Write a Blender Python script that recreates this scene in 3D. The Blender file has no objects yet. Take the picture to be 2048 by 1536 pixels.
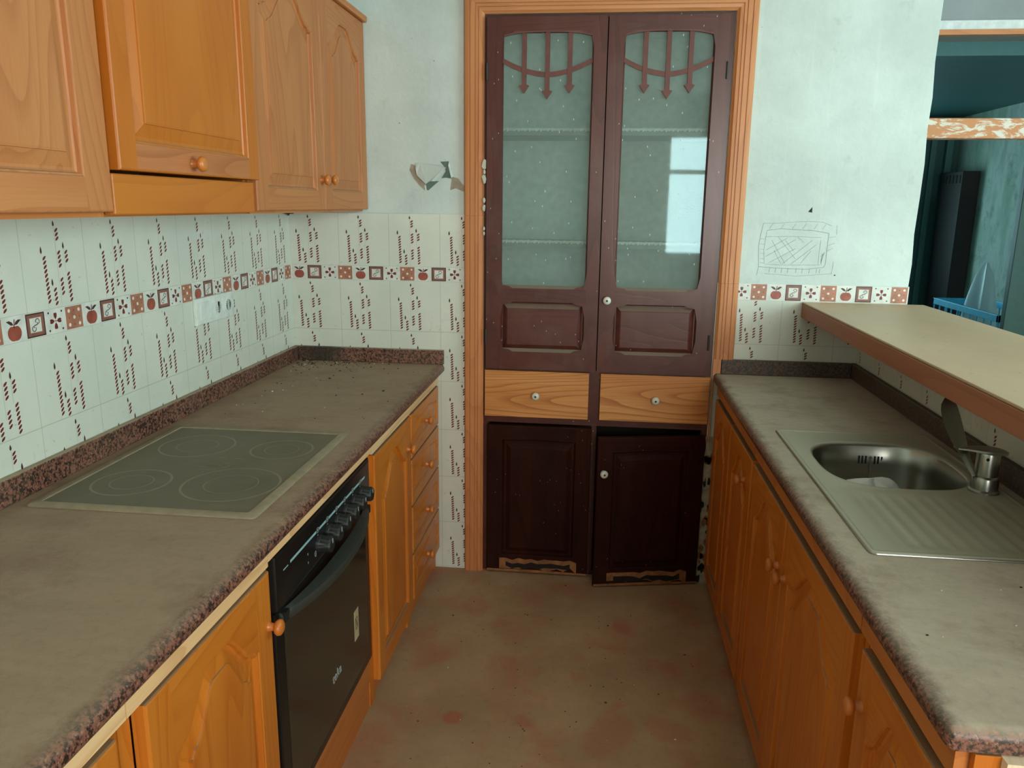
import bpy, bmesh, math, random
from mathutils import Vector, Matrix
sc = bpy.context.scene
COL = sc.collection
PI = math.pi
random.seed(7)

# ------------------------------------------------------------------ camera, sky, window light, exposure
cam_d = bpy.data.cameras.new('camera'); cam = bpy.data.objects.new('camera', cam_d); COL.objects.link(cam)
cam_d.sensor_width = 36.0; cam_d.sensor_fit = 'HORIZONTAL'; cam_d.lens = 1571.092 / 2048 * 36.0
cam_d.clip_start = 0.02; cam_d.clip_end = 100
yaw, pit, roll = 0.1091, 0.2243, 0.0123
fv = Vector((-math.sin(yaw) * math.cos(pit), math.cos(yaw) * math.cos(pit), -math.sin(pit)))
rv = Vector((math.cos(yaw), math.sin(yaw), 0)); uv = rv.cross(fv)
r2 = rv * math.cos(roll) + uv * math.sin(roll); u2 = uv * math.cos(roll) - rv * math.sin(roll)
M = Matrix.Identity(4)
for i in range(3):
    M[i][0] = r2[i]; M[i][1] = u2[i]; M[i][2] = -fv[i]
M.translation = Vector((1.2493, -3.1031, 1.5383))
cam.matrix_world = M
sc.camera = cam

w = bpy.data.worlds.new('World'); sc.world = w; w.use_nodes = True
bg = w.node_tree.nodes['Background']; bg.inputs[0].default_value = (0.62, 0.90, 1.0, 1); bg.inputs[1].default_value = 1.0

def area(name, loc, rot, sx, sy, power, color, spread=PI):
    l = bpy.data.lights.new(name, 'AREA'); l.shape = 'RECTANGLE'; l.size = sx; l.size_y = sy
    l.energy = power; l.color = color; l.spread = spread
    o = bpy.data.objects.new(name, l); o.location = loc; o.rotation_euler = rot; COL.objects.link(o); return o
# daylight entering by the dining-side window (faces -x), and by the doorway behind the camera
area('window_daylight', (4.14, -1.85, 1.62), (0, PI / 2, 0), 1.5, 2.1, 90, (0.62, 0.97, 0.99))
area('rear_window_daylight', (2.63, -5.43, 1.645), (PI / 2, 0, 0), 1.6, 1.33, 125, (0.98, 1.0, 0.95))
area('far_room_fill_light', (2.65, 3.30, 1.5), (-PI / 2, 0, 0), 1.1, 1.0, 19, (0.50, 0.93, 1.0))  # lamp added to brighten the room beyond, no source seen there

sc.view_settings.view_transform = 'Standard'; sc.view_settings.look = 'None'
sc.view_settings.exposure = 0.15; sc.view_settings.gamma = 1.0; sc.view_settings.use_curve_mapping = False

# ------------------------------------------------------------------ materials
def s2l(c):
    c = c / 255.0
    return c / 12.92 if c <= 0.04045 else ((c + 0.055) / 1.055) ** 2.4
def rgb(r, g, b): return (s2l(r), s2l(g), s2l(b), 1.0)

class NT:
    def __init__(s, name):
        s.m = bpy.data.materials.new(name); s.m.use_nodes = True; s.t = s.m.node_tree
        s.b = s.t.nodes['Principled BSDF']; s.out = s.t.nodes['Material Output']
    def n(s, typ, **kw):
        nd = s.t.nodes.new(typ)
        for k, v in kw.items():
            if k in nd.inputs: nd.inputs[k].default_value = v
            else: setattr(nd, k, v)
        return nd
    def l(s, a, b): s.t.links.new(a, b)
    def pos(s, scale=(1, 1, 1), rnd=0.0, obj=False):
        if obj: p = s.n('ShaderNodeTexCoord').outputs['Object']
        else: p = s.n('ShaderNodeNewGeometry').outputs['Position']
        if rnd:
            oi = s.n('ShaderNodeObjectInfo'); ml = s.n('ShaderNodeMath', operation='MULTIPLY'); ml.inputs[1].default_value = rnd
            s.l(oi.outputs['Random'], ml.inputs[0]); ad = s.n('ShaderNodeVectorMath', operation='ADD')
            s.l(p, ad.inputs[0]); s.l(ml.outputs[0], ad.inputs[1]); p = ad.outputs[0]
        mp = s.n('ShaderNodeMapping'); mp.inputs['Scale'].default_value = scale
        s.l(p, mp.inputs['Vector']); return mp.outputs[0]
    def noise(s, vec, scale, detail=3, rough=0.5, dist=0.0):
        nd = s.n('ShaderNodeTexNoise'); nd.inputs['Scale'].default_value = scale; nd.inputs['Detail'].default_value = detail
        nd.inputs['Roughness'].default_value = rough; nd.inputs['Distortion'].default_value = dist
        s.l(vec, nd.inputs['Vector']); return nd.outputs['Fac']
    def ramp(s, fac, stops, interp='LINEAR'):
        nd = s.n('ShaderNodeValToRGB'); cr = nd.color_ramp; cr.interpolation = interp
        while len(cr.elements) < len(stops): cr.elements.new(0.5)
        for e, (p, c) in zip(cr.elements, stops):
            e.position = p; e.color = c if len(c) == 4 else (*c, 1)
        s.l(fac, nd.inputs[0]); return nd.outputs[0]
    def g(s, fac, a, b): return s.ramp(fac, [(a, (0, 0, 0, 1)), (b, (1, 1, 1, 1))])
    def mix(s, fac, a, b, mode='MIX'):
        nd = s.n('ShaderNodeMix', data_type='RGBA', blend_type=mode)
        if isinstance(fac, (int, float)): nd.inputs[0].default_value = fac
        else: s.l(fac, nd.inputs[0])
        for i, v in ((6, a), (7, b)):
            if isinstance(v, tuple): nd.inputs[i].default_value = v
            else: s.l(v, nd.inputs[i])
        return nd.outputs[2]
    def math(s, op, a, b=None, c=None):
        nd = s.n('ShaderNodeMath', operation=op)
        for i, v in enumerate((a, b, c)):
            if v is None: continue
            if isinstance(v, (int, float)): nd.inputs[i].default_value = v
            else: s.l(v, nd.inputs[i])
        return nd.outputs[0]
    def col(s, c):
        if isinstance(c, tuple): s.b.inputs['Base Color'].default_value = c
        else: s.l(c, s.b.inputs['Base Color'])
    def rough(s, r, spec=0.5, metal=0.0):
        if isinstance(r, (int, float)): s.b.inputs['Roughness'].default_value = r
        else: s.l(r, s.b.inputs['Roughness'])
        s.b.inputs['Specular IOR Level'].default_value = spec; s.b.inputs['Metallic'].default_value = metal
    def bump(s, h, strength=0.3, dist=0.002):
        nd = s.n('ShaderNodeBump'); nd.inputs['Strength'].default_value = strength; nd.inputs['Distance'].default_value = dist
        s.l(h, nd.inputs['Height']); s.l(nd.outputs[0], s.b.inputs['Normal'])

MATS = {}
def plain(name, c, r=0.5, spec=0.5, metal=0.0, var=0.12):
    if name in MATS: return MATS[name]
    t = NT(name); v = t.pos()
    n = t.noise(v, 35, 4)
    d = tuple(x * (1 - var) for x in c[:3]) + (1,); h = tuple(min(1, x * (1 + var)) for x in c[:3]) + (1,)
    t.col(t.ramp(n, [(0.3, d), (0.7, h)])); t.rough(r, spec, metal); MATS[name] = t.m; return t.m

def wood(kind, ax):
    key = kind + '_' + ax
    if key in MATS: return MATS[key]
    P = dict(pine=(rgb(190, 112, 52), rgb(160, 86, 34), rgb(198, 122, 62), 0.42, .7),
             rail_brown=(rgb(180, 106, 60), rgb(146, 78, 40), rgb(190, 118, 72), .45, .9), pine_amber=(rgb(186, 100, 26), rgb(160, 80, 16), rgb(192, 110, 34), 0.38, 0.5),
             pine_salmon=(rgb(182, 110, 60), rgb(152, 84, 42), rgb(189, 120, 70), 0.5, .8),
             pine_orange=(rgb(200, 112, 32), rgb(168, 78, 12), rgb(208, 126, 44), 0.36, 0.7),
             pine_pale=(rgb(234, 188, 136), rgb(204, 146, 92), rgb(242, 206, 160), 0.6, 1.0),
             pine_bare=(rgb(238, 216, 184), rgb(220, 190, 152), rgb(244, 228, 200), 0.7, 0.8),
             casing=(rgb(196, 122, 72), rgb(160, 90, 46), rgb(204, 134, 84), 0.45, .55),
             ply=(rgb(196, 126, 62), rgb(166, 92, 36), rgb(222, 156, 90), 0.45, 1.6),
             maroon=(rgb(80, 36, 29), rgb(54, 22, 17), rgb(92, 46, 37), 0.33, 0.6), maroon_dark=(rgb(40, 12, 4), rgb(22, 6, 3), rgb(52, 17, 7), 0.6, 0.6),  # darker maroon carries the light falloff on the lower doors
             bar_edge=(rgb(158, 98, 70), rgb(132, 76, 52), rgb(170, 112, 82), 0.5, 0.5))[kind]
    base, dark, light, ro, k = P
    t = NT(key)
    long, acr = 0.55, 5.0
    sc_ = {'X': (long, acr, acr), 'Y': (acr, long, acr), 'Z': (acr, acr, long)}[ax]
    v = t.pos(sc_, rnd=9.0)
    n = t.noise(v, 1.0, 1.5, 0.4, 0.15)
    rings = t.math('FRACT', t.math('MULTIPLY', n, 34.0 if kind == 'ply' else 19.0))
    lines = t.ramp(rings, [(0.0, (0, 0, 0, 1)), (0.62, (0.16, 0.16, 0.16, 1)), (0.9, (0.85, 0.85, 0.85, 1)), (0.97, (1, 1, 1, 1)), (1.0, (0, 0, 0, 1))])
    fs = {'X': (6, 260, 260), 'Y': (260, 6, 260), 'Z': (260, 260, 6)}[ax]
    fine = t.noise(t.pos(fs, rnd=5.0), 1.0, 3, 0.6)
    bs = {'X': (1.2, 7, 7), 'Y': (7, 1.2, 7), 'Z': (7, 7, 1.2)}[ax]
    broad = t.noise(t.pos(bs, rnd=3.0), 1.0, 2)
    c0 = t.mix(t.g(broad, 0.35, 0.65), base, light)
    fac = t.math('MULTIPLY', lines, min(.85, 0.55 * k))
    c1 = t.mix(fac, c0, dark)
    c2 = t.mix(t.math('MULTIPLY', t.g(fine, 0.45, 0.75), 0.28 * k), c1, dark)
    if kind.startswith('maroon'):
        vo = t.n('ShaderNodeTexVoronoi', voronoi_dimensions='2D'); vo.inputs['Scale'].default_value = 30
        sx2 = t.n('ShaderNodeSeparateXYZ'); t.l(t.n('ShaderNodeNewGeometry').outputs['Position'], sx2.inputs[0]); cb2 = t.n('ShaderNodeCombineXYZ')
        t.l(sx2.outputs[0], cb2.inputs[0]); t.l(t.math('MULTIPLY', sx2.outputs[2], .42), cb2.inputs[1]); t.l(cb2.outputs[0], vo.inputs['Vector'])
        sp = t.math('LESS_THAN', vo.outputs['Distance'], 0.036 if kind == 'maroon' else .022)
        msk = t.math('GREATER_THAN', t.noise(t.pos(rnd=2.0), 7, 3), 0.57)
        c2 = t.mix(t.math('MULTIPLY', t.math('MULTIPLY', sp, msk), 0.75), c2, rgb(190, 190, 178))
        du = t.noise(t.pos((1, 1, 0.7), rnd=1.0), 9, 4, 0.65)
        c2 = t.mix(t.math('MULTIPLY', t.g(du, 0.5, 0.8), 0.22 if kind == 'maroon' else .04), c2, rgb(120, 96, 84))
    if kind in ('pine_amber', 'pine_salmon', 'pine', 'casing', 'maroon', 'pine_orange', 'bar_edge', 'pine_pale'):
        nz = t.n('ShaderNodeSeparateXYZ'); t.l(t.n('ShaderNodeNewGeometry').outputs['Normal'], nz.inputs[0])
        up = t.g(nz.outputs[2], 0.35, 0.9)     # settled dust on ledges
        c2 = t.mix(t.math('MULTIPLY', up, 0.8), c2, rgb(150, 142, 122) if kind.startswith('maroon') else rgb(132, 112, 88))
    t.col(c2); t.rough(ro, 0.12 if kind == 'maroon_dark' else 0.45); t.bump(t.math('ADD', t.math('MULTIPLY', lines, -0.6), fine), 0.12, 0.001)
    MATS[key] = t.m; return t.m

def mat_plaster(name, base, cool=None, stains=True):
    t = NT(name); p = t.pos()
    n1 = t.noise(p, 2.3, 5, 0.6); n2 = t.noise(p, 9, 5, 0.65); n3 = t.noise(t.pos((26, 26, 1.5)), 1.0, 3)
    dk = tuple(x * 0.84 for x in base[:3]) + (1,)
    c = t.mix(t.g(n1, 0.4, 0.62), base, dk)
    c = t.mix(t.math('MULTIPLY', t.g(n3, 0.62, 0.72), 0.16), c, tuple(min(1, x * 1.18) for x in base[:3]) + (1,))
    if stains:
        c = t.mix(t.math('MULTIPLY', t.g(n2, 0.60, 0.76), 0.35), c, rgb(140, 142, 132))
        vo = t.n('ShaderNodeTexVoronoi'); vo.inputs['Scale'].default_value = 9; t.l(t.pos(), vo.inputs['Vector'])
        c = t.mix(t.math('MULTIPLY', t.math('LESS_THAN', vo.outputs['Distance'], 0.028), 0.6), c, rgb(120, 118, 105))
    t.col(c); t.rough(0.85, 0.2)
    t.bump(t.math('ADD', t.noise(p, 60, 3), t.math('MULTIPLY', n2, 2.0)), 0.35, 0.003)
    MATS[name] = t.m; return t.m

def mat_tile(name, axis, u0, pu, rows, dirt=True):
    """white glazed tile with fine grout lines; axis = the horizontal run of the wall"""
    t = NT(name); geo = t.n('ShaderNodeNewGeometry'); sx = t.n('ShaderNodeSeparateXYZ'); t.l(geo.outputs['Position'], sx.inputs[0])
    u = sx.outputs[0 if axis == 'X' else 1]; z = sx.outputs[2]
    def line(v, off, per, wd):
        a = t.math('PINGPONG', t.math('SUBTRACT', v, off), per / 2.0)      # 0 at the joint
        return t.math('LESS_THAN', a, wd)
    lu = line(u, u0, pu, 0.0011)
    lz = None
    for zr in rows:
        a = t.math('LESS_THAN', t.math('ABSOLUTE', t.math('SUBTRACT', z, zr)), 0.0012)
        lz = a if lz is None else t.math('MAXIMUM', lz, a)
    g = t.math('MAXIMUM', lu, lz)
    n = t.noise(t.pos(), 3.0, 4, 0.6)
    base = t.mix(t.g(n, 0.35, 0.65), rgb(216, 214, 200), rgb(203, 203, 190))
    n2 = t.noise(t.pos((60, 60, 60)), 1.0, 2)
    base = t.mix(t.math('MULTIPLY', t.g(n2, 0.70, 0.74), 0.35), base, rgb(150, 140, 120))
    c = t.mix(t.math('MULTIPLY', g, 0.55), base, rgb(160, 160, 146))
    t.col(c); t.rough(t.ramp(n, [(0.3, (0.25,) * 3 + (1,)), (0.7, (0.42,) * 3 + (1,))]), 0.45)
    t.bump(t.math('SUBTRACT', t.math('MULTIPLY', t.noise(t.pos(), 14, 2), 0.3), g), 0.3, 0.0015)
    MATS[name] = t.m; return t.m

def mat_laminate(name, dusty=True, dust_c=rgb(162, 138, 112), amt=0.93, edge=None):
    t = NT(name); p = t.pos()
    a = t.noise(p, 120, 4, 0.7, 0.2); b = t.noise(p, 170, 3, 0.6); cc = t.noise(p, 3.5, 5, 0.65)
    c = t.mix(t.g(a, 0.44, 0.56), rgb(38, 28, 26), rgb(132, 84, 68))
    c = t.mix(t.math('MULTIPLY', t.g(b, 0.56, 0.66), 0.7), c, rgb(168, 124, 104))
    c = t.mix(t.math('MULTIPLY', t.g(t.noise(p, 70, 2), 0.6, 0.68), 0.6), c, rgb(30, 26, 28))
    if dusty:
        nz = t.n('ShaderNodeSeparateXYZ'); t.l(t.n('ShaderNodeNewGeometry').outputs['Normal'], nz.inputs[0])
        up = t.ramp(nz.outputs[2], [(0.30, (0.05,) * 3 + (1,)), (0.80, (0.55,) * 3 + (1,)), (0.995, (amt,) * 3 + (1,))])
        wear = t.math('MULTIPLY', t.g(cc, 0.50, 0.70), 0.22)
        sm = t.noise(t.pos((5, 16, 5)), 1.0, 5, 0.7, 0.8)
        d2 = tuple(x * 0.90 for x in dust_c[:3]) + (1,)
        dc = t.mix(t.g(sm, 0.40, 0.65), dust_c, d2)
        dc = t.mix(t.math('MULTIPLY', t.g(t.noise(p, 7, 5, 0.7), 0.5, 0.68), 0.28), dc, tuple(x * y for x, y in zip(dust_c[:3], (.62, .50, .46))) + (1,))
        dc = t.mix(t.math('MULTIPLY', t.g(t.noise(p, 60, 4, 0.75), 0.5, 0.66), 0.30), dc, tuple(x * y for x, y in zip(dust_c[:3], (.55, .50, .50))) + (1,))
        f = t.math('MAXIMUM', t.math('SUBTRACT', up, wear), 0.0)
        if edge:                                    # dust rubbed off along the front edge
            sx = t.n('ShaderNodeSeparateXYZ'); t.l(t.n('ShaderNodeNewGeometry').outputs['Position'], sx.inputs[0])
            de = t.math('ABSOLUTE', t.math('SUBTRACT', sx.outputs[0], edge))
            dn = t.math('ADD', de, t.math('MULTIPLY', t.math('SUBTRACT', t.noise(t.pos((1, .6, 1)), 30, 4, .7), .5), .07))
            rub = t.ramp(t.math('MULTIPLY', dn, 10.0), [(.10, (.5,) * 3 + (1,)), (.36, (1, 1, 1, 1))])
            f = t.math('MULTIPLY', f, rub)
        c = t.mix(f, c, dc)
        t.rough(t.ramp(up, [(0.2, (0.4,) * 3 + (1,)), (0.9, (0.8,) * 3 + (1,))]), 0.35)
    else: t.rough(0.45)
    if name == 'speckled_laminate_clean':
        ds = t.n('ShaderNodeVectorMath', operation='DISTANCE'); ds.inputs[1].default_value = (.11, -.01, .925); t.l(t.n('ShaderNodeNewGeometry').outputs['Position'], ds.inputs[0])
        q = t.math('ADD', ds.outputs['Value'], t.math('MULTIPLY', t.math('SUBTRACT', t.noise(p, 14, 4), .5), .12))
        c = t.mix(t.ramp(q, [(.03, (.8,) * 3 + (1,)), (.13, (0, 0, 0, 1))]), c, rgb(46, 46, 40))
    if name == 'speckled_laminate_grey': c = t.mix(.6, c, rgb(66, 66, 58))
    t.col(c); MATS[name] = t.m; return t.m

def mat_floor():
    t = NT('floor_tiles'); geo = t.n('ShaderNodeNewGeometry'); sx = t.n('ShaderNodeSeparateXYZ'); t.l(geo.outputs['Position'], sx.inputs[0])
    def line(v, off, per, wd): return t.math('LESS_THAN', t.math('PINGPONG', t.math('SUBTRACT', v, off), per / 2.0), wd)
    g = t.math('MAXIMUM', line(sx.outputs[0], 1.066, 0.33, 0.0016), line(sx.outputs[1], -0.43, 0.33, 0.0016))
    p = t.pos(); n1 = t.noise(p, 2.6, 5, 0.6); n2 = t.noise(p, 5.5, 4, 0.55, 0.5); n3 = t.noise(p, 38, 4, 0.6)
    c = t.mix(t.g(n1, 0.38, 0.62), rgb(178, 148, 114), rgb(160, 130, 98))
    c = t.mix(t.math('MULTIPLY', t.g(n2, 0.50, 0.68), 0.5), c, rgb(172, 100, 76))
    blob = None                                                   # wiped patches where the red tile shows
    for (bx, by, r, s_) in ((0.849, -1.009, .032, 1.0), (1.105, -0.845, .05, .9), (1.06, -0.99, .045, .8), (1.39, -0.43, .055, .8), (1.33, -1.05, .09, .5),
                            (1.09, -0.70, .04, .8), (1.01, -0.88, .03, .6), (1.24, -0.77, .035, .6), (1.6, -0.85, .08, .5), (1.5, -1.0, .07, .5), (0.80, -0.33, .06, .35)):
        ds = t.n('ShaderNodeVectorMath', operation='DISTANCE'); ds.inputs[1].default_value = (bx, by, 0)
        wob = t.n('ShaderNodeVectorMath', operation='ADD'); t.l(geo.outputs['Position'], wob.inputs[0])
        nn = t.n('ShaderNodeTexNoise'); nn.inputs['Scale'].default_value = 11; nn.inputs['Detail'].default_value = 5
        sub = t.n('ShaderNodeVectorMath', operation='SUBTRACT'); sub.inputs[1].default_value = (.5, .5, .5); t.l(nn.outputs['Color'], sub.inputs[0])
        scl = t.n('ShaderNodeVectorMath', operation='SCALE'); scl.inputs['Scale'].default_value = 0.0 if bx == .849 else 0.26; t.l(sub.outputs[0], scl.inputs[0])
        t.l(scl.outputs[0], wob.inputs[1]); t.l(wob.outputs[0], ds.inputs[0])
        m = t.n('ShaderNodeMapRange'); m.inputs['From Min'].default_value = r * 1.15; m.inputs['From Max'].default_value = r * 0.75
        m.inputs['To Max'].default_value = s_; t.l(ds.outputs['Value'], m.inputs['Value'])
        blob = m.outputs[0] if blob is None else t.math('MAXIMUM', blob, m.outputs[0])
    c = t.mix(t.math('MULTIPLY', blob, 0.55), c, rgb(172, 80, 60))
    c = t.mix(t.math('MULTIPLY', t.g(n3, 0.55, 0.75), 0.25), c, rgb(96, 78, 60))
    c = t.mix(t.math('MULTIPLY', g, 0.35), c, rgb(160, 136, 112))
    vo = t.n('ShaderNodeTexVoronoi'); vo.inputs['Scale'].default_value = 20; t.l(p, vo.inputs['Vector'])
    c = t.mix(t.math('MULTIPLY', t.math('LESS_THAN', vo.outputs['Distance'], 0.05), 0.5), c, rgb(186, 172, 150))
    t.col(c); t.rough(0.62, 0.3); t.bump(t.math('SUBTRACT', n3, g), 0.2, 0.002); MATS['floor'] = t.m; return t.m

def mat_steel(name='steel', dust=0.6):
    t = NT(name); nz = t.n('ShaderNodeSeparateXYZ'); t.l(t.n('ShaderNodeNewGeometry').outputs['Normal'], nz.inputs[0])
    up = t.g(nz.outputs[2], 0.5, 0.98); n = t.noise(t.pos((14, 14, 14)), 1.0, 5, 0.7)
    c = t.mix(t.math('MULTIPLY', up, t.ramp(n, [(0.3, (dust,) * 3 + (1,)), (0.8, (dust * .75,) * 3 + (1,))])), rgb(160, 160, 150), rgb(184, 178, 152))
    t.col(c); t.rough(t.ramp(up, [(0, (0.28,) * 3 + (1,)), (1, (0.48,) * 3 + (1,))]), 0.5)
    ml = t.math('SUBTRACT', 1.0, t.math('MULTIPLY', up, dust * 0.9)); t.l(ml, t.b.inputs['Metallic'])
    MATS[name] = t.m; return t.m

def mat_glass_dusty(name, c, tr=0.55, rough=0.03):
    t = NT(name); tb = t.n('ShaderNodeBsdfTransparent'); tb.inputs[0].default_value = (0.93, 0.97, 0.95, 1)
    df = t.n('ShaderNodeBsdfDiffuse'); n = t.noise(t.pos((2, 2, 4)), 2.0, 4)
    t.l(t.ramp(n, [(0.3, c), (0.7, tuple(x * 1.15 for x in c[:3]) + (1,))]), df.inputs[0])
    gl = t.n('ShaderNodeBsdfGlossy'); gl.inputs[0].default_value = (.62, .93, 1, 1); gl.inputs['Roughness'].default_value = rough
    vo = t.n('ShaderNodeTexVoronoi', voronoi_dimensions='2D'); vo.inputs['Scale'].default_value = 17
    sx2 = t.n('ShaderNodeSeparateXYZ'); t.l(t.n('ShaderNodeNewGeometry').outputs['Position'], sx2.inputs[0]); cb2 = t.n('ShaderNodeCombineXYZ')
    t.l(sx2.outputs[0], cb2.inputs[0]); t.l(t.math('MULTIPLY', sx2.outputs[2], .42), cb2.inputs[1]); t.l(cb2.outputs[0], vo.inputs['Vector'])
    sp = t.math('MULTIPLY', t.math('LESS_THAN', vo.outputs['Distance'], 0.026), .8)
    m1 = t.n('ShaderNodeMixShader'); m1.inputs[0].default_value = 1 - tr
    t.l(tb.outputs[0], m1.inputs[1]); t.l(df.outputs[0], m1.inputs[2])
    m2 = t.n('ShaderNodeMixShader'); m2.inputs[0].default_value = 0.022; t.l(m1.outputs[0], m2.inputs[1]); t.l(gl.outputs[0], m2.inputs[2])
    wd = t.n('ShaderNodeBsdfDiffuse'); wd.inputs[0].default_value = rgb(200, 206, 196)
    m3 = t.n('ShaderNodeMixShader'); t.l(sp, m3.inputs[0]); t.l(m2.outputs[0], m3.inputs[1]); t.l(wd.outputs[0], m3.inputs[2])
    t.l(m3.outputs[0], t.out.inputs[0]); MATS[name] = t.m; return t.m

ROWS_L = [1.031 - .205 * k for k in range(6)] + [1.235, 1.292, 1.5]
M_tileL = mat_tile('white_tile_left', 'Y', -0.0, 0.216, ROWS_L)
M_tileB = mat_tile('white_tile_back', 'X', 0.2025, 0.2065, ROWS_L)
M_tileR = mat_tile('white_tile_right', 'X', 1.745, 0.2035, [1.02, .815, .61, .405, .2, 1.191, 1.255])
M_tileH = mat_tile('white_tile_half', 'Y', 0.0, 0.212, [1.02, .815, .61, .405, .2])
M_plaster = mat_plaster('wall_plaster', rgb(206, 212, 205))
M_ceil = mat_plaster('ceiling_plaster', rgb(205, 205, 198), stains=False)
M_lam = mat_laminate('speckled_laminate', edge=.632)
M_lamR = mat_laminate('speckled_laminate_lit', True, rgb(204, 192, 170), 0.84, edge=1.706)  # real dust, but paler here: overhead light put into its colour
M_splash = mat_laminate('speckled_laminate_clean', True, rgb(176, 158, 130), 0.95)
M_splashR = mat_laminate('speckled_laminate_grey', True, rgb(128, 118, 100), 0.9)
M_floor = mat_floor()
M_steel = mat_steel('dull_steel', 0.85); M_chrome = mat_steel('chrome', 0.35)
M_pane = mat_glass_dusty('dusty_cupboard_glass', rgb(150, 160, 152), 0.74)
M_decal = plain('printed_maroon', rgb(110, 38, 33), 0.4); M_decal_dk = plain('printed_dark', rgb(74, 42, 40), 0.4)
M_terra = plain('printed_terracotta', rgb(168, 108, 84), 0.4, var=0.22); M_terra2 = plain('printed_brown', rgb(128, 84, 72), 0.4, var=0.2)
M_cream = plain('printed_cream', rgb(226, 212, 196), 0.4); M_bandbg = plain('printed_ground', rgb(212, 210, 200), 0.35)
M_pencil = plain('pencil', rgb(132, 146, 142), 0.8); M_thin = plain('printed_thin_line', rgb(176, 168, 158), 0.5)
M_white = plain('white_plastic', rgb(216, 220, 210), 0.35); M_ceramic = plain('white_ceramic', rgb(214, 212, 196), 0.2)
M_black = plain('black_enamel', rgb(20, 21, 20), 0.3); M_blackmat = plain('black_plastic', rgb(30, 31, 29), 0.5)
M_dark = plain('dark_hollow', rgb(30, 34, 30), 0.8)
M_cloth = plain('white_bag_plastic', rgb(222, 220, 214), 0.45, var=0.04)
M_paper = plain('white_paper', rgb(236, 240, 236), 0.7, var=0.03)
M_rot = plain('bare_rotten_wood', rgb(140, 92, 52), 0.8, var=0.35)
M_rubble = plain('old_render', rgb(170, 158, 136), 0.95, var=0.3)
M_flakeb = plain('brown_render_and_shadow', rgb(160, 146, 128), 0.95, var=0.2)
M_greenhole = plain('hole_green', rgb(96, 112, 98), 0.95, var=0.2)
M_teal = plain('teal_paint', rgb(46, 92, 92), 0.55, var=0.06)
M_teal2 = plain('teal_paint_door', rgb(66, 116, 114), 0.5, var=0.06)
M_blue = plain('blue_enamel', rgb(70, 190, 232), 0.4)
M_hand = plain('worn_black_handle', rgb(52, 54, 48), .5); M_oveng = plain('oven_glass', rgb(34, 34, 28), 0.12, 0.9)
M_knobw = wood('pine', 'X'); M_inner = plain('cupboard_inner_paint', rgb(196, 204, 196), 0.8)
M_stripe = plain('pale_blue_stripe', rgb(150, 186, 190), 0.4)
M_barTop = None

def mat_bar():
    t = NT('bar_top'); n = t.noise(t.pos((3, 1.2, 3)), 1.0, 5, 0.6)
    n2 = t.noise(t.pos((40, 40, 40)), 1.0, 3)
    c = t.mix(t.g(n, 0.35, 0.65), rgb(204, 174, 142), rgb(190, 160, 128))
    c = t.mix(t.math('MULTIPLY', t.g(n2, .68, .72), .4), c, rgb(140, 118, 96))
    t.col(c); t.rough(0.5, 0.4); return t.m
M_barTop = mat_bar()
def mat_hob():
    t = NT('hob_glass'); n = t.noise(t.pos((6, 6, 6)), 1.0, 5, 0.65); n2 = t.noise(t.pos((18, 5, 5)), 1.0, 4, 0.7)
    c = t.mix(t.g(n, .3, .7), rgb(116, 107, 86), rgb(102, 96, 77)); c = t.mix(t.math('MULTIPLY', t.g(n2, .6, .75), .3), c, rgb(118, 114, 92))
    t.col(c); t.rough(0.55, 0.3); return t.m
M_hob = mat_hob(); M_hobring = plain('hob_ring', rgb(126, 117, 92), 0.45, var=.08); M_hobframe = plain('hob_frame_metal', rgb(144, 130, 104), 0.6, 0.4, 0.0)
M_hobsmear = plain('hob_smear', rgb(132, 128, 96), 0.6, var=.3)
def mat_smeared():
    t = NT('pine_with_white_smears'); n = t.noise(t.pos((7, 7, 22)), 1.0, 5, 0.7, 1.0)
    c = t.mix(t.g(n, .5, .56), rgb(206, 138, 92), rgb(228, 216, 200)); t.col(c); t.rough(.7); return t.m
M_smear = mat_smeared()
def mat_mould():
    t = NT('mouldy_plaster'); n = t.noise(t.pos((1.2, 2.2, .8)), 1.6, 5, .65); n2 = t.noise(t.pos(), 7, 5, .7)
    c = t.ramp(n, [(.3, rgb(120, 144, 140)), (.5, rgb(186, 200, 192)), (.7, rgb(134, 166, 146))])
    c = t.mix(t.math('MULTIPLY', t.g(n2, .55, .7), .5), c, rgb(70, 96, 80)); t.col(c); t.rough(.9, .2); return t.m
M_mould = mat_mould()

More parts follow.
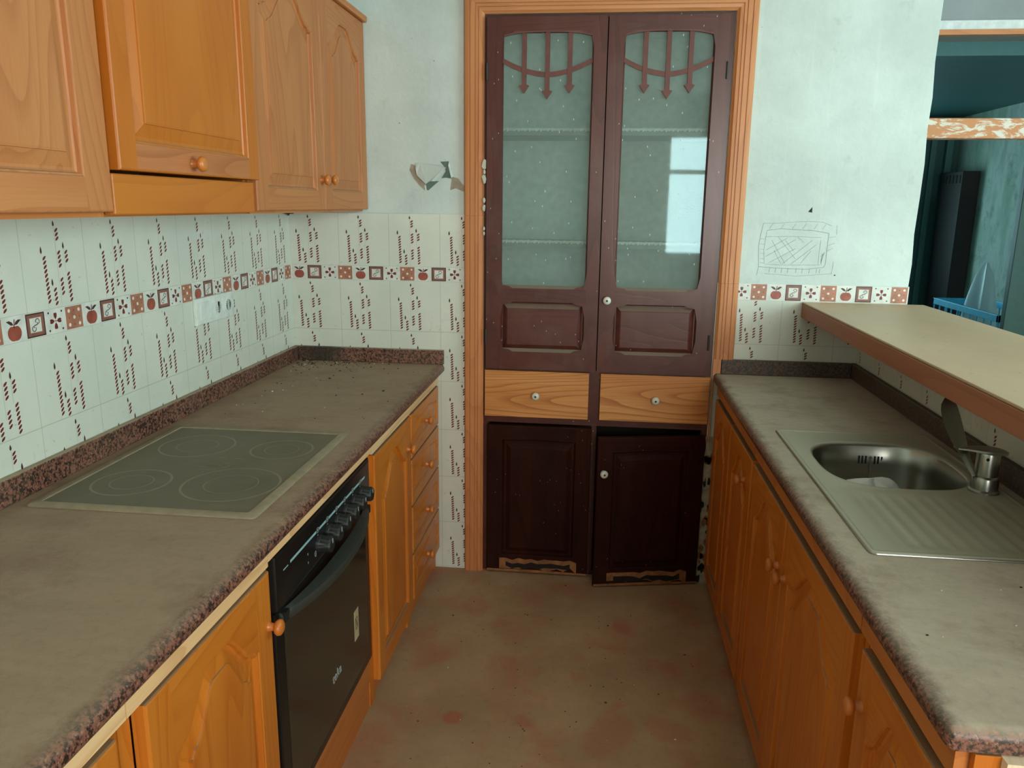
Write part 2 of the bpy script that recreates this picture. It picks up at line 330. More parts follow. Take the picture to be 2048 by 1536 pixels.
# ------------------------------------------------------------------ mesh helpers
class MB:
    def __init__(s): s.v = []; s.f = []; s.mi = []; s.mats = []
    def mid(s, m):
        if m not in s.mats: s.mats.append(m)
        return s.mats.index(m)
    def poly(s, pts, m):
        i = len(s.v); s.v += [tuple(p) for p in pts]; s.f.append(tuple(range(i, i + len(pts)))); s.mi.append(s.mid(m))
    def box(s, a, b, m, mt=None):
        x0, y0, z0 = [min(p, q) for p, q in zip(a, b)]; x1, y1, z1 = [max(p, q) for p, q in zip(a, b)]
        i = len(s.v); s.v += [(x0, y0, z0), (x1, y0, z0), (x1, y1, z0), (x0, y1, z0), (x0, y0, z1), (x1, y0, z1), (x1, y1, z1), (x0, y1, z1)]
        fs = [(0, 3, 2, 1), (4, 5, 6, 7), (0, 1, 5, 4), (1, 2, 6, 5), (2, 3, 7, 6), (3, 0, 4, 7)]
        for k, f in enumerate(fs):
            s.f.append(tuple(i + q for q in f)); s.mi.append(s.mid(mt if (mt and k == 1) else m))
    def loops(s, L, m, closed=True, cap0=False, cap1=False):
        i0 = len(s.v); n = len(L[0])
        for lp in L: s.v += [tuple(p) for p in lp]
        k = s.mid(m)
        for a in range(len(L) - 1):
            for j in range(n if closed else n - 1):
                q = (j + 1) % n
                s.f.append((i0 + a * n + j, i0 + a * n + q, i0 + (a + 1) * n + q, i0 + (a + 1) * n + j)); s.mi.append(k)
        if cap0: s.f.append(tuple(i0 + j for j in reversed(range(n)))); s.mi.append(k)
        if cap1: s.f.append(tuple(i0 + (len(L) - 1) * n + j for j in range(n))); s.mi.append(k)
    def lathe(s, prof, m, axis='Z', o=(0, 0, 0), n=20, sign=1):
        """prof: (r, h) pairs along the axis"""
        L = []
        for r, h in prof:
            ring = []
            for j in range(n):
                a = 2 * PI * j / n; c, d = r * math.cos(a), r * math.sin(a); h_ = h * sign
                p = {'Z': (c, d, h_), 'Y': (c, h_, d), 'X': (h_, c, d)}[axis]
                ring.append((o[0] + p[0], o[1] + p[1], o[2] + p[2]))
            L.append(ring)
        s.loops(L, m, cap0=True, cap1=True)
    def tube(s, pts, r, m, n=8):
        L = []
        for i, p in enumerate(pts):
            p = Vector(p); q = Vector(pts[min(i + 1, len(pts) - 1)]) - Vector(pts[max(i - 1, 0)]); q.normalize()
            a = q.cross(Vector((0, 0, 1)));
            if a.length < .01: a = q.cross(Vector((1, 0, 0)))
            a.normalize(); b = q.cross(a)
            rr = r[i] if isinstance(r, (list, tuple)) else r
            L.append([p + a * rr * math.cos(2 * PI * j / n) + b * rr * math.sin(2 * PI * j / n) for j in range(n)])
        s.loops(L, m, cap0=True, cap1=True)
    def build(s, name, parent=None, smooth=False, bevel=0, loc=(0, 0, 0), fix=True):
        me = bpy.data.meshes.new(name); me.from_pydata([(x - loc[0], y - loc[1], z - loc[2]) for x, y, z in s.v], [], s.f)
        for m in s.mats: me.materials.append(m)
        me.polygons.foreach_set('material_index', s.mi)
        if fix:
            bm = bmesh.new(); bm.from_mesh(me); bmesh.ops.recalc_face_normals(bm, faces=bm.faces); bm.to_mesh(me); bm.free()
        if smooth:
            me.polygons.foreach_set('use_smooth', [True] * len(me.polygons))
            me.set_sharp_from_angle(angle=math.radians(smooth if smooth is not True else 40))
        me.update(); o = bpy.data.objects.new(name, me); COL.objects.link(o); o.location = loc
        if parent: o.parent = parent
        if bevel:
            b = o.modifiers.new('bevel', 'BEVEL'); b.width = bevel; b.segments = 2; b.limit_method = 'ANGLE'; b.angle_limit = math.radians(50)
        return o

def thing(name, label, cat, loc=(0, 0, 0), rz=0, group=None):
    o = bpy.data.objects.new(name, None); COL.objects.link(o); o.location = loc; o.rotation_euler = (0, 0, rz)
    o.empty_display_size = .1
    o['label'] = label; o['category'] = cat
    if group: o['group'] = group
    return o
def tag(o, label, cat, group=None, kind=None):
    o['label'] = label; o['category'] = cat
    if group: o['group'] = group
    if kind: o['kind'] = kind
    return o
def struct(o): o['kind'] = 'structure'; return o

# ------------------------------------------------------------------ printed tile decoration (part of the wall meshes)
def draw_candles(mb, P, u0, zt, inside):
    def slash(u, z, k):
        pts = []
        for a, b in ((-.0046, -.0042), (-.0020, -.0050), (.0030, -.0012), (.0052, .0040), (.0026, .0048), (-.0026, .0012)):
            pts.append((u + a * 1.22, z + b * 1.0))
        if all(inside(*q) for q in pts): mb.poly([P(*q) for q in pts], M_decal)
    def body(u, z1, z2):
        n = max(1, round((z1 - z2) / .0097))
        for i in range(n): slash(u + .0006 * i * .5, z1 - (i + .5) * (z1 - z2) / n, i)
    def flame(u, z, h=.018):
        pts = [(u, z), (u - .0027, z - h * .4), (u - .0030, z - h * .75), (u, z - h), (u + .0030, z - h * .7), (u + .0022, z - h * .35)]
        if all(inside(*q) for q in pts): mb.poly([P(*q) for q in pts], M_decal_dk)
    def wick(u, z1, z2):
        for i in range(4):
            a, b = z1 + (z2 - z1) * i / 4, z1 + (z2 - z1) * (i + 1) / 4
            if inside(u, a) and inside(u, b): mb.poly([P(u - .0003, a), P(u + .0003, a), P(u + .0003, b), P(u - .0003, b)], M_thin)
    flame(u0, zt, .014); body(u0 + .0075, zt - .017, zt - .046); body(u0 + .0085, zt - .068, zt - .108); body(u0 + .009, zt - .130, zt - .172)
    wick(u0, zt - .014, zt - .195)
    flame(u0 - .050, zt - .056); body(u0 - .0425, zt - .078, zt - .186); wick(u0 - .046, zt - .186, zt - .197)
    flame(u0 - .024, zt - .130, .018); body(u0 - .017, zt - .151, zt - .193)
    flame(u0 + .026, zt - .049, .017); body(u0 + .0335, zt - .068, zt - .098); body(u0 + .0345, zt - .119, zt - .190); wick(u0 + .026, zt - .066, zt - .119)

def draw_cell(mb, P, kind, u, z1, z2, p, inside):
    H = z2 - z1; W = p; cu = u + W / 2; cz = (z1 + z2) / 2
    P2 = lambda a, b: P(a, b, 1)
    def ok(pts): return all(inside(a, b) for a, b in pts)
    def pg(pts, m, lv=1):
        if ok(pts): mb.poly([P(a, b, lv) for a, b in pts], m)
    def disc(a, b, r, m, lv=2, n=8): pg([(a + r * math.cos(2 * PI * i / n), b + r * math.sin(2 * PI * i / n)) for i in range(n)], m, lv)
    h = H * .47; wv = W * .455
    if kind == 'dotted':
        pg([(cu - wv, cz - h), (cu + wv, cz - h), (cu + wv, cz + h), (cu - wv, cz + h)], M_terra)
        for a, b in ((-.6, -.62), (.6, -.62), (0, 0), (-.6, .62), (.6, .62)): disc(cu + a * wv, cz + b * h, W * .07, M_cream)
        for a, b in ((-.6, 0), (.6, 0), (0, .62), (0, -.62)): disc(cu + a * wv, cz + b * h, W * .035, M_terra2)
    elif kind == 'frame':
        def ring(k1, k2, m):
            A = [(cu - wv * k1, cz - h * k1), (cu + wv * k1, cz - h * k1), (cu + wv * k1, cz + h * k1), (cu - wv * k1, cz + h * k1)]
            B = [(cu - wv * k2, cz - h * k2), (cu + wv * k2, cz - h * k2), (cu + wv * k2, cz + h * k2), (cu - wv * k2, cz + h * k2)]
            for i in range(4):
                j = (i + 1) % 4; pg([A[i], A[j], B[j], B[i]], m)
        ring(1, .88, M_decal_dk); ring(.88, .66, M_terra2); ring(.66, .6, M_terra)
        pts = []
        for i in range(15):
            a = PI * (-.55 + 2.0 * i / 14); r = W * .105 * (1 - .6 * max(0, i - 4) / 10); pts.append((cu + W * .10 + r * math.sin(a), cz + H * .12 + r * math.cos(a)))
        for sgn in (1, -1):
            q = [(cu + sgn * (a - cu), cz + sgn * (b - cz)) for a, b in pts]
            q = [(cu - sgn * W * .0, cz)] + q if False else q
            for i in range(len(q) - 1):
                (a, b), (c, d) = q[i], q[i + 1]; L = math.hypot(c - a, d - b) or 1; nx, nz = -(d - b) / L * .0009, (c - a) / L * .0009
                pg([(a - nx, b - nz), (c - nx, d - nz), (c + nx, d + nz), (a + nx, b + nz)], M_decal_dk, 2)
        pg([(cu - W * .10, cz - H * .03), (cu, cz - H * .02), (cu + W * .10, cz + H * .01), (cu + W * .10, cz + H * .035), (cu, cz + H * .02), (cu - W * .10, cz - H * .005)], M_decal_dk, 2)
    elif kind == 'flower':
        for k in range(4):
            a = PI / 2 * k; ca, sa = math.cos(a), math.sin(a)
            sh = [(.05, 0), (.14, .07), (.25, .085), (.30, .04), (.27, 0), (.30, -.04), (.25, -.085), (.14, -.07)]
            q = [(cu + W * (x * ca - y * sa), cz + W * (x * sa + y * ca)) for x, y in sh]; pg(q, M_decal)
        disc(cu, cz, W * .03, M_decal_dk)
        for a, b in ((-1, -1), (1, -1), (1, 1), (-1, 1)): disc(cu + a * W * .34, cz + b * H * .36, W * .04, M_decal_dk)
    else:
        q = []
        for i in range(22):
            a = 2 * PI * i / 22 + PI / 2; r = W * .29 * (1 - .22 * max(0, math.cos(a - PI / 2)) ** 14 - .10 * max(0, -math.cos(a - PI / 2)) ** 20)
            q.append((cu + r * math.cos(a) * 1.08, cz - H * .15 + r * math.sin(a) * .95))
        pg(q, M_terra if False else M_decal_apple)
        for sgn in (1, -1):
            pg([(cu + sgn * W * .02, cz + H * .16), (cu + sgn * W * .14, cz + H * .17), (cu + sgn * W * .34, cz + H * .33), (cu + sgn * W * .2, cz + H * .35), (cu + sgn * W * .08, cz + H * .28)], M_decal_dk)
        pg([(cu - W * .03, cz + H * .06), (cu + W * .01, cz + H * .06), (cu + W * .06, cz + H * .38), (cu + W * .02, cz + H * .38)], M_decal_dk)
M_decal_apple = plain('printed_apple', rgb(152, 74, 58), 0.4, var=0.25)
ORDER = ['apple', 'frame', 'flower', 'dotted']

# ================================================================== THE ROOM
XR, YR, YF, HC = 4.0, -5.3, 3.0, 2.62
m = MB(); m.box((-.1, YR, -.08), (XR, 4.2, 0), M_floor); struct(m.build('floor'))
m = MB(); m.box((-.1, YR, HC), (XR, .12, HC + .08), M_ceil); struct(m.build('ceiling'))

# left wall with tiles
m = MB(); m.box((-.1, YR, 0), (-.006, .4, HC), M_plaster); m.box((-.006, YR, 0), (0, 0, 1.5), M_tileL)
PL = lambda u, z, lv=1: (.0002 + .00025 * lv, u, z)
def in_L(u, z): return u < -.001 and z > .93 and z < 1.499 and u > -2.3
for k in range(11):
    for zt in (1.491, 1.226, 1.0215):
        lo, hi = {1.491: (1.2925, 1.5), 1.226: (1.031, 1.235), 1.0215: (.8, 1.031)}[zt]
        draw_candles(m, PL, -.101 - .216 * k, zt, lambda u, z: in_L(u, z) and lo < z < hi)
m.poly([PL(-2.4, 1.235, 0), PL(0, 1.235, 0), PL(0, 1.292, 0), PL(-2.4, 1.292, 0)], M_bandbg)
for k in range(32):
    u = -.006 - .066 * (k + 1); draw_cell(m, PL, ORDER[(3 - k) % 4], u, 1.235, 1.292, .066, in_L)
struct(m.build('wall_left', fix=False))

# back wall: left piece, lintel, right piece
m = MB(); m.box((-.006, .006, 0), (.79, .12, HC), M_plaster); m.box((-.006, 0, 0), (.79, .006, 1.5), M_tileB)
m.box((.79, .006, 2.224), (1.70, .12, HC), M_plaster)
PB = lambda u, z, lv=1: (u, -.0002 - .00025 * lv, z)
def in_B(u, z): return u > .001 and u < .735
for k in range(4):
    for (zt, lo, hi) in [(1.491, 1.2925, 1.5), (1.226, 1.031, 1.235)] + [(1.0215 - .205 * j, .826 - .205 * j, 1.031 - .205 * j) for j in range(5)]:
        draw_candles(m, PB, .0775 + .2085 * k, zt, lambda u, z: in_B(u, z) and lo < z < hi and (z > .93 or u > .6))
m.poly([PB(0, 1.235, 0), PB(.735, 1.235, 0), PB(.735, 1.292, 0), PB(0, 1.292, 0)], M_bandbg)
for k in range(12): draw_cell(m, PB, ORDER[k % 4], .001 + .0641 * k, 1.235, 1.292, .0641, in_B)
# broken plaster left of the cupboard: curled skim, dark hole, brown render, painted brown shadow
def hp(X, Y, d=0.0): return (.461 + .0001925 * X, .006 - d, 1.743 - .000181 * Y)
skim_shadow = [(220, 300), (300, 330), (345, 540), (510, 700), (500, 850), (400, 760), (270, 600), (185, 420)]
m.poly([hp(x, y, .001) for x, y in skim_shadow], M_flakeb)  # left patch is a shadow beside the skim, painted flat
m.poly([hp(x, y, .001) for x, y in [(1060, 560), (1180, 590), (1260, 700), (1350, 790), (1300, 870), (1130, 800), (1020, 840), (1040, 700)]], M_flakeb)
m.poly([hp(x, y, .0012) for x, y in [(820, 250), (1000, 240), (1000, 330), (1060, 600), (930, 580), (840, 595), (930, 450), (900, 350)]], M_greenhole)
m.poly([hp(x, y, .0012) for x, y in [(520, 700), (640, 650), (790, 655), (700, 730), (570, 850), (530, 840)]], M_greenhole)
fl = [hp(320, 270, .002), hp(410, 280, .005), hp(840, 330, .006), hp(910, 370, .016), hp(700, 600, .022), hp(540, 720, .022), hp(500, 690, .016), hp(345, 540, .010), hp(318, 400, .008)]
m.poly(fl, M_plaster)
m.poly([hp(950, 370, .018), hp(900, 470, .016), hp(720, 660, .014), hp(640, 660, .016), hp(700, 600, .022), hp(910, 370, .016)], M_plaster)
m.poly([hp(500, 740, .012), hp(540, 760, .014), hp(545, 850, .010), hp(510, 845, .008)], M_paper)
m.poly([hp(1000, 230, .002), hp(1040, 400, .010), hp(1090, 560, .010), hp(1050, 590, .012), hp(990, 330, .010)], M_plaster)
struct(m.build('wall_back', fix=False))

m = MB(); WE = 2.405
zs = [0, .3, .6, .9, 1.13, 1.256, 1.34, 1.45, 1.58, 1.70, 1.82, 1.93, 2.05, 2.2, 2.35, HC]
off = [0, 0, 0, 0, 0, 0, .003, -.002, .002, .004, -.001, .003, -.003, -.001, .002, 0]
L = [[(1.70, .006, z), (WE + o - .004, .006, z), (WE + o, .012, z), (WE + o + .002, .12, z), (1.70, .12, z)] for z, o in zip(zs, off)]
m.loops(L, M_plaster, cap0=True, cap1=True); m.box((1.70, 0, 0), (WE, .006, 1.2555), M_tileR)
def in_R(u, z): return 1.702 < u < WE - .001
for k in range(3):
    for (zt, lo, hi) in ((1.216, 1.022, 1.19), (1.011, .85, 1.019)):
        draw_candles(m, PB, 1.841 + .2035 * k, zt, lambda u, z: in_R(u, z) and lo < z < hi)
m.poly([PB(1.703, 1.191, 0), PB(WE, 1.191, 0), PB(WE, 1.2555, 0), PB(1.703, 1.2555, 0)], M_bandbg)
for k in range(11): draw_cell(m, PB, ORDER[(k + 2) % 4], 1.700 + .0641 * k if False else WE - .0648 * (10 - k) - .0648 * .0 - .0648, 1.191, 1.2555, .0648, in_R) if False else None
for k in range(10):
    draw_cell(m, PB, ORDER[(3 - k) % 4], WE - .0015 - .0643 * (k + 1), 1.191, 1.2555, .0643, in_R)
# pencil drawing of a brick-framed lattice window
def sk(X, Y): return (1.726 + .000377 * X + .0000283 * Y, .0055, 1.569 - .00039 * Y)
def pen(pts, wd=.0011):
    for (a, b) in zip(pts, pts[1:]):
        p, q = Vector(sk(*a)), Vector(sk(*b)); d = (q - p).normalized(); nn = Vector((-d.z, 0, d.x)) * wd / 2
        m.poly([p - nn, q - nn, q + nn, p + nn], M_pencil)
pen([(325, 225), (470, 222), (580, 210), (760, 202), (900, 205), (985, 240)]); pen([(325, 225), (300, 330), (280, 440), (280, 640), (260, 725)], .0013)
pen([(362, 290), (500, 272), (620, 280), (800, 285), (960, 310)], .0016); pen([(362, 290), (345, 380), (332, 480), (335, 600)])
pen([(960, 310), (945, 440), (932, 600), (915, 635)], .0016); pen([(1035, 232), (1033, 320)]); pen([(1010, 580), (992, 700)]); pen([(280, 640), (440, 650), (600, 655), (760, 655), (915, 635)], .0016)
pen([(335, 612), (500, 620), (880, 612)]); pen([(335, 705), (500, 715), (650, 725), (800, 712), (990, 695)]); pen([(885, 375), (870, 480), (860, 610)]); pen([(345, 350), (600, 345), (890, 350)])
for x in (390, 450, 510, 570, 650, 710, 780, 850, 880): pen([(x, 650), (x - 8, 695)], .0014)
for x in (420, 530, 640, 740, 850, 930): pen([(x, 225), (x - 35, 272)])
for y in (370, 420, 470, 510, 560, 600): pen([(292, y), (335, y + 4)])
for a in ((410, 385, 540, 610), (470, 350, 640, 560), (540, 380, 620, 480), (430, 480, 500, 610), (660, 350, 720, 400)): pen([(a[0], a[1]), (a[2], a[3])])
for a in ((800, 380, 510, 610), (840, 420, 595, 610), (640, 375, 350, 540), (560, 360, 350, 480), (790, 480, 690, 600), (640, 460, 380, 600)): pen([(a[0], a[1]), (a[2], a[3])], .0013)
for i in range(10): pen([(925 - i * 4, 490 + i * 9), (893 - (i % 3) * 4, 520 + i * 10)])
for (a, b, c, d) in ((960, 350, 1020, 340), (950, 430, 1015, 400), (940, 480, 1000, 450)): pen([(a, b), (c, d)])
m.poly([sk(755, 110), sk(795, 65), sk(793, 118)], M_dark); m.lathe([(.0025, 0), (.0022, .002)], M_dark, 'Y', sk(1025, 708), 8, -1)
struct(m.build('wall_right', fix=False))
# exposed render where the casing has gone, beside the cupboard foot
m = MB(); rnd = random.Random(3)
le = [(1.703 - .016 * rnd.random() - (.012 if z < .3 else 0), z) for z in [i * .04 for i in range(17)]]
m.poly([(x, -.003, z) for x, z in le] + [(1.742, -.003, .64), (1.742, -.003, 0)], M_rubble)
for i in range(26):
    z = .02 + .6 * rnd.random(); x = 1.70 + .03 * rnd.random(); r = .006 + .010 * rnd.random()
    m.poly([(x + r * math.cos(a) * rnd.uniform(.4, 1), -.0045, z + r * 1.8 * math.sin(a) * rnd.uniform(.5, 1)) for a in [k * PI / 4 for k in range(8)]], M_dark if i % 2 else M_rot)
struct(m.build('trim_1', fix=False))

# half wall under the bar, tiled on the kitchen side
m = MB(); m.box((2.249, -2.62, 0), (2.40, 0, 1.13), M_plaster); m.box((2.243, -2.62, 0), (2.249, 0, 1.13), M_tileH)
PH = lambda u, z, lv=1: (2.243 - .0002 - .00025 * lv, -u, z)
for k in range(12):
    for (zt, lo, hi) in ((1.216, 1.022, 1.13), (1.011, .93, 1.019)):
        draw_candles(m, PH, .035 + .212 * k, zt, lambda u, z: 0.001 < u < 2.6 and lo < z < hi)
struct(m.build('wall_half', fix=False))

# outer room shell with two windows (daylight)
def holed_wall(name, axis, c, th, u0, u1, z0, z1, hu0, hu1, hz0, hz1, mat):
    m = MB()
    def bx(a, b, c0, d):
        if axis == 'X': m.box((c, a, c0), (c + th, b, d), mat)
        else: m.box((a, c, c0), (b, c + th, d), mat)
    bx(u0, hu0, z0, z1); bx(hu1, u1, z0, z1); bx(hu0, hu1, z0, hz0); bx(hu0, hu1, hz1, z1)
    return struct(m.build(name))
holed_wall('wall_dining', 'X', XR, .1, YR, .12, 0, HC, -2.9, -.8, .87, 2.37, M_plaster)
m = MB(); m.box((XR, .12, 0), (XR + .1, 3.2, HC), M_plaster); struct(m.build('wall_far_room'))
holed_wall('wall_rear', 'Y', YR - .1, .1, -.1, XR + .1, 0, HC, 1.86, 3.40, 1.01, 2.28, M_plaster)
def win(name, axis, c, u0, u1, z0, z1, tz=None):
    m = MB(); t = .06
    def bx(a, b, c0, d):
        if axis == 'X': m.box((c, a, c0), (c + .06, b, d), MF)
        else: m.box((a, c, c0), (b, c + .06, d), MF)
    MF = plain('window_white_paint', rgb(214, 216, 208), .4)
    bx(u0, u1, z0, z0 + t); bx(u0, u1, z1 - t, z1); bx(u0, u0 + t, z0, z1); bx(u1 - t, u1, z0, z1); mid = (u0 + u1) / 2; bx(mid - .035, mid + .035, z0, z1)
    if tz: bx(u0, u1, tz - .022, tz + .022)
    return struct(m.build(name))
win('window_1', 'X', XR + .02, -2.9, -.8, .87, 2.37); win('window_added', 'Y', 3.17, 2.1, 3.2, 1.0, 2.0); win('window_2', 'Y', YR - .08, 1.86, 3.40, 1.01, 2.28, 1.885)  # the far-room frame is added out of view for the fill lamp

# the dark room beyond: plaster over a pine header, pine transom, teal-painted opening
m = MB(); m.box((WE + .0, .60, 2.247), (XR, .72, HC), mat_plaster('grey_plaster', rgb(150, 152, 150))); struct(m.build('wall_beyond_header'))
m = MB(); m.box((WE - .3, .585, 2.268), (3.98, .5995, 2.305), plain('white_filler', rgb(214, 214, 208), .8)); m.box((WE - .3, .575, 2.247), (3.98, .5995, 2.268), wood('casing', 'X')); struct(m.build('trim_2', bevel=.002))
m = MB(); m.box((WE - .3, .56, 1.835), (3.98, .64, 1.917), M_smear); struct(m.build('trim_3', bevel=.004))
m = MB(); m.box((WE - .6, .72, 2.19), (XR, 4.2, 2.30), M_teal); struct(m.build('ceiling_beyond'))
holed_wall('wall_beyond_back', 'Y', 3.15, .1, 1.9, 3.80, 0, 2.19, 2.1, 3.2, 1.0, 2.0, M_teal)  # opening added to let the fill lamp in
m = MB(); m.box((3.80, .95, 0), (3.92, 3.25, 2.19), M_mould); struct(m.build('wall_beyond_side'))
m = MB(); m.box((3.60, 3.12, 0), (3.64, 3.15, 2.15), M_teal2); m.box((3.70, 3.10, 0), (3.745, 3.15, 2.15), M_teal2); struct(m.build('door_1', bevel=.004))
m = MB(); m.box((3.175, .86, 0), (3.60, .90, 1.75), plain('dark_green_paint', rgb(34, 70, 64), .5)); struct(m.build('door_2', bevel=.004))
holed_wall('wall_beyond_end', 'X', XR, .1, 3.2, 4.2, 0, 2.19, 3.3, 3.31, 1, 1.01, M_teal)
m = MB(); m.box((1.9, .12, 0), (1.95, 3.15, 2.19), M_teal); struct(m.build('wall_beyond_outer'))

# ================================================================== doors and fronts
def front(mb, W, H, y0, th, mV, mH, st=.062, rb=.058, rt=.058, arch=0.0, x0=0.0, z0=0.0, edge=.004, n=28, raise_=.0, prof=None):
    """raised-panel front in local space: x0..x0+W, z0..z0+H, back at y0, front at y0-th (faces -Y)"""
    yf = y0 - th; xa, xb = x0, x0 + W; za, zb = z0, z0 + H
    # slab sides
    mb.loops([[(xa, y0, za), (xb, y0, za), (xb, y0, zb), (xa, y0, zb)], [(xa, yf + edge, za), (xb, yf + edge, za), (xb, yf + edge, zb), (xa, yf + edge, zb)],
              [(xa + edge * .3, yf + edge * .3, za + edge * .3), (xb - edge * .3, yf + edge * .3, za + edge * .3), (xb - edge * .3, yf + edge * .3, zb - edge * .3), (xa + edge * .3, yf + edge * .3, zb - edge * .3)],
              [(xa + edge, yf, za + edge), (xb - edge, yf, za + edge), (xb - edge, yf, zb - edge), (xa + edge, yf, zb - edge)]], mV, cap0=True)
    xo, xi = xa + st, xb - st; cx = (xo + xi) / 2; hw = (xi - xo) / 2
    zt0 = zb - rt - arch
    def ztop(x):
        s = min(1, abs(x - cx) / hw)
        if arch == 0: return zt0
        if s > .86: return zt0
        v = min(1, (1 - s / .86) * 1.28); v = v * v * (3 - 2 * v); return zt0 + arch * (.12 + .88 * v)
    def contour(d, y):
        k = (hw - d) / hw; xs = [cx + (-1 + 2 * i / n) * hw * k for i in range(n + 1)]
        bot = [(x, y, za + rb + d) for x in xs]; top = [(x, y, ztop(cx + (x - cx) / k) - d) for x in reversed(xs)]
        return bot + top
    e = edge
    # stiles (full height), rails between
    for a, b in ((xa + e, xo), (xi, xb - e)): mb.poly([(a, yf, za + e), (b, yf, za + e), (b, yf, zb - e), (a, yf, zb - e)], mV)
    mb.poly([(xo, yf, za + e), (xi, yf, za + e), (xi, yf, za + rb), (xo, yf, za + rb)], mH)
    C0 = contour(0, yf); top = list(reversed(C0[n + 1:]))
    for i in range(n): mb.poly([top[i], top[i + 1], (top[i + 1][0], yf, zb - e), (top[i][0], yf, zb - e)], mH)
    pr = prof or [(0, 0), (.002, .002), (.005, .002), (.0065, .009), (.010, .0115), (.015, .0115), (.018, .0105), (.040, .0035), (.0405, .001), (.045, .0)]
    mb.loops([contour(d, yf + dy) for d, dy in pr], mV)
    C = contour(pr[-1][0], yf + pr[-1][1]); bot = C[:n + 1]; tp = list(reversed(C[n + 1:]))
    for i in range(n): mb.poly([bot[i], bot[i + 1], tp[i + 1], tp[i]], mV)

_knob = {}
def knob(parent, x, y, z, r=.017, L=.030, mat=None, kind='wood'):
    key = (kind, r, L)
    if key not in _knob:
        m = MB(); mt = mat
        if kind == 'wood': m.lathe([(.011, 0), (.0085, .004), (.0075, L * .38), (r * .8, L * .5), (r, L * .68), (r * .93, L * .86), (r * .6, L * .98), (r * .15, L)], mt, 'Y', (0, 0, 0), 20, -1)
        else:
            m.lathe([(.010, 0), (.009, .006), (.008, .012), (r, .018), (r * 1.02, .024), (r * .8, .029), (.0045, .031)], mt, 'Y', (0, 0, 0), 20, -1)
            m.lathe([(.0045, .0308), (.004, .032)], M_blackmat, 'Y', (0, 0, 0), 10, -1)
        o = m.build('knob', parent, smooth=50); _knob[key] = o.data
    else:
        o = bpy.data.objects.new('knob', _knob[key]); COL.objects.link(o); o.parent = parent
    o.location = (x, y, z); return o

def door(parent, name, x0, x1, z0, z1, y0, th, kind, arch=.0, kn=None, **kw):
    hz = 'Y' if kw.pop('side', True) else 'X'; rk = 'rail_brown' if kind == 'pine_amber' else kind
    m = MB(); front(m, x1 - x0, z1 - z0, y0, th, wood(kind, 'Z'), wood(rk, hz), x0=x0, z0=z0, arch=arch, **kw)
    d = m.build(name, parent)
    if kn: knob(d, kn[0], y0 - th, kn[1], mat=M_knob)
    return d
M_knob = plain('turned_pine', rgb(196, 112, 46), .32, var=.15)

def base_body(root, x0, x1, yf, depth, top=.86, rail_z=.815, kind='pine_orange', hz='Y', stile=.02, bot=.075, toprail='pine_pale'):
    """face frame + carcass in local space; front plane at y=yf"""
    m = MB(); V = wood(kind, 'Z'); Hh = wood(kind, hz)
    m.box((x0, yf, .0), (x0 + stile, yf + .02, rail_z), V); m.box((x1 - stile, yf, .0), (x1, yf + .02, rail_z), V)
    m.box((x0, yf - .018, rail_z + .004), (x1, yf + .02, top + .006), wood(toprail, hz)); m.box((x0 + stile, yf, .022), (x1 - stile, yf + .02, bot + .01), wood('pine', hz))
    m.box((x0 + stile, yf + .008, 0), (x1 - stile, yf + .02, .022), wood('pine', hz))
    m.box((x0, yf + .02, 0), (x0 + .016, yf + depth, .62), V); m.box((x1 - .016, yf + .02, 0), (x1, yf + depth, .62), V)
    m.box((x0 + .016, yf + depth - .012, .08), (x1 - .016, yf + depth, .62), V); m.box((x0 + .016, yf + .02, .08), (x1 - .016, yf + depth - .012, .096), V)
    return m.build('body', root)

# ---------------- left base run (local x = world y - loc.y, front plane local y = -0.586 + ... root at x=0)
RL, RR = PI / 2, -PI / 2
def Lroot(name, label, cat, ymid, z=0): return thing(name, label, cat, (0, ymid, z), RL)
XF = .586                                             # face frame plane
dr = Lroot('drawer_unit', 'pine base unit of four stacked drawers at the far end of the left counter', 'drawers', -.2475)
base_body(dr, -.2455, .2455, -XF, .56)
for k, (a, b, zk) in enumerate(((.652, .812, .731), (.472, .644, .556), (.286, .464, .371), (.100, .278, .182))):
    m = MB(); front(m, .462, b - a, -XF, .022, wood('pine_orange', 'Y'), wood('pine_orange', 'Y'), st=.035, rb=.03, rt=.03, arch=.018, x0=-.237, z0=a, prof=[(0, 0), (.003, .003), (.007, .006), (.012, .006), (.026, .001), (.03, .001)])
    d = m.build('drawer', dr); knob(d, -.015, -XF - .022, zk, mat=M_knob)

c1 = Lroot('base_cabinet', 'pine base cabinet between the oven and the drawer stack', 'cabinet', -.7275)
base_body(c1, -.2345, .2345, -XF, .56)
door(c1, 'door', -.222, .225, .070, .812, -XF, .022, 'pine_orange', arch=.09, rt=.045, kn=(.178, .706))

ho = Lroot('oven_housing', 'pine housing cabinet around the built-in oven under the hob', 'cabinet', -1.33)
m = MB(); V = wood('pine_orange', 'Z'); Hh = wood('pine', 'Y')
for s in (-1, 1): m.box((s * .368, -XF, 0), (s * .338, -XF + .02, .828), V); m.box((s * .368, -XF + .02, 0), (s * .352, -.03, .62), V)
m.box((-.368, -XF - .018, .828), (.368, -XF + .02, .866), wood('pine_pale', 'Y')); m.box((-.338, -XF, .09), (.338, -XF + .02, .182), Hh); m.box((-.338, -XF + .004, .0), (.338, -XF + .02, .09), Hh)
m.box((-.352, -XF + .02, .15), (.352, -.04, .166), V); m.build('body', ho)

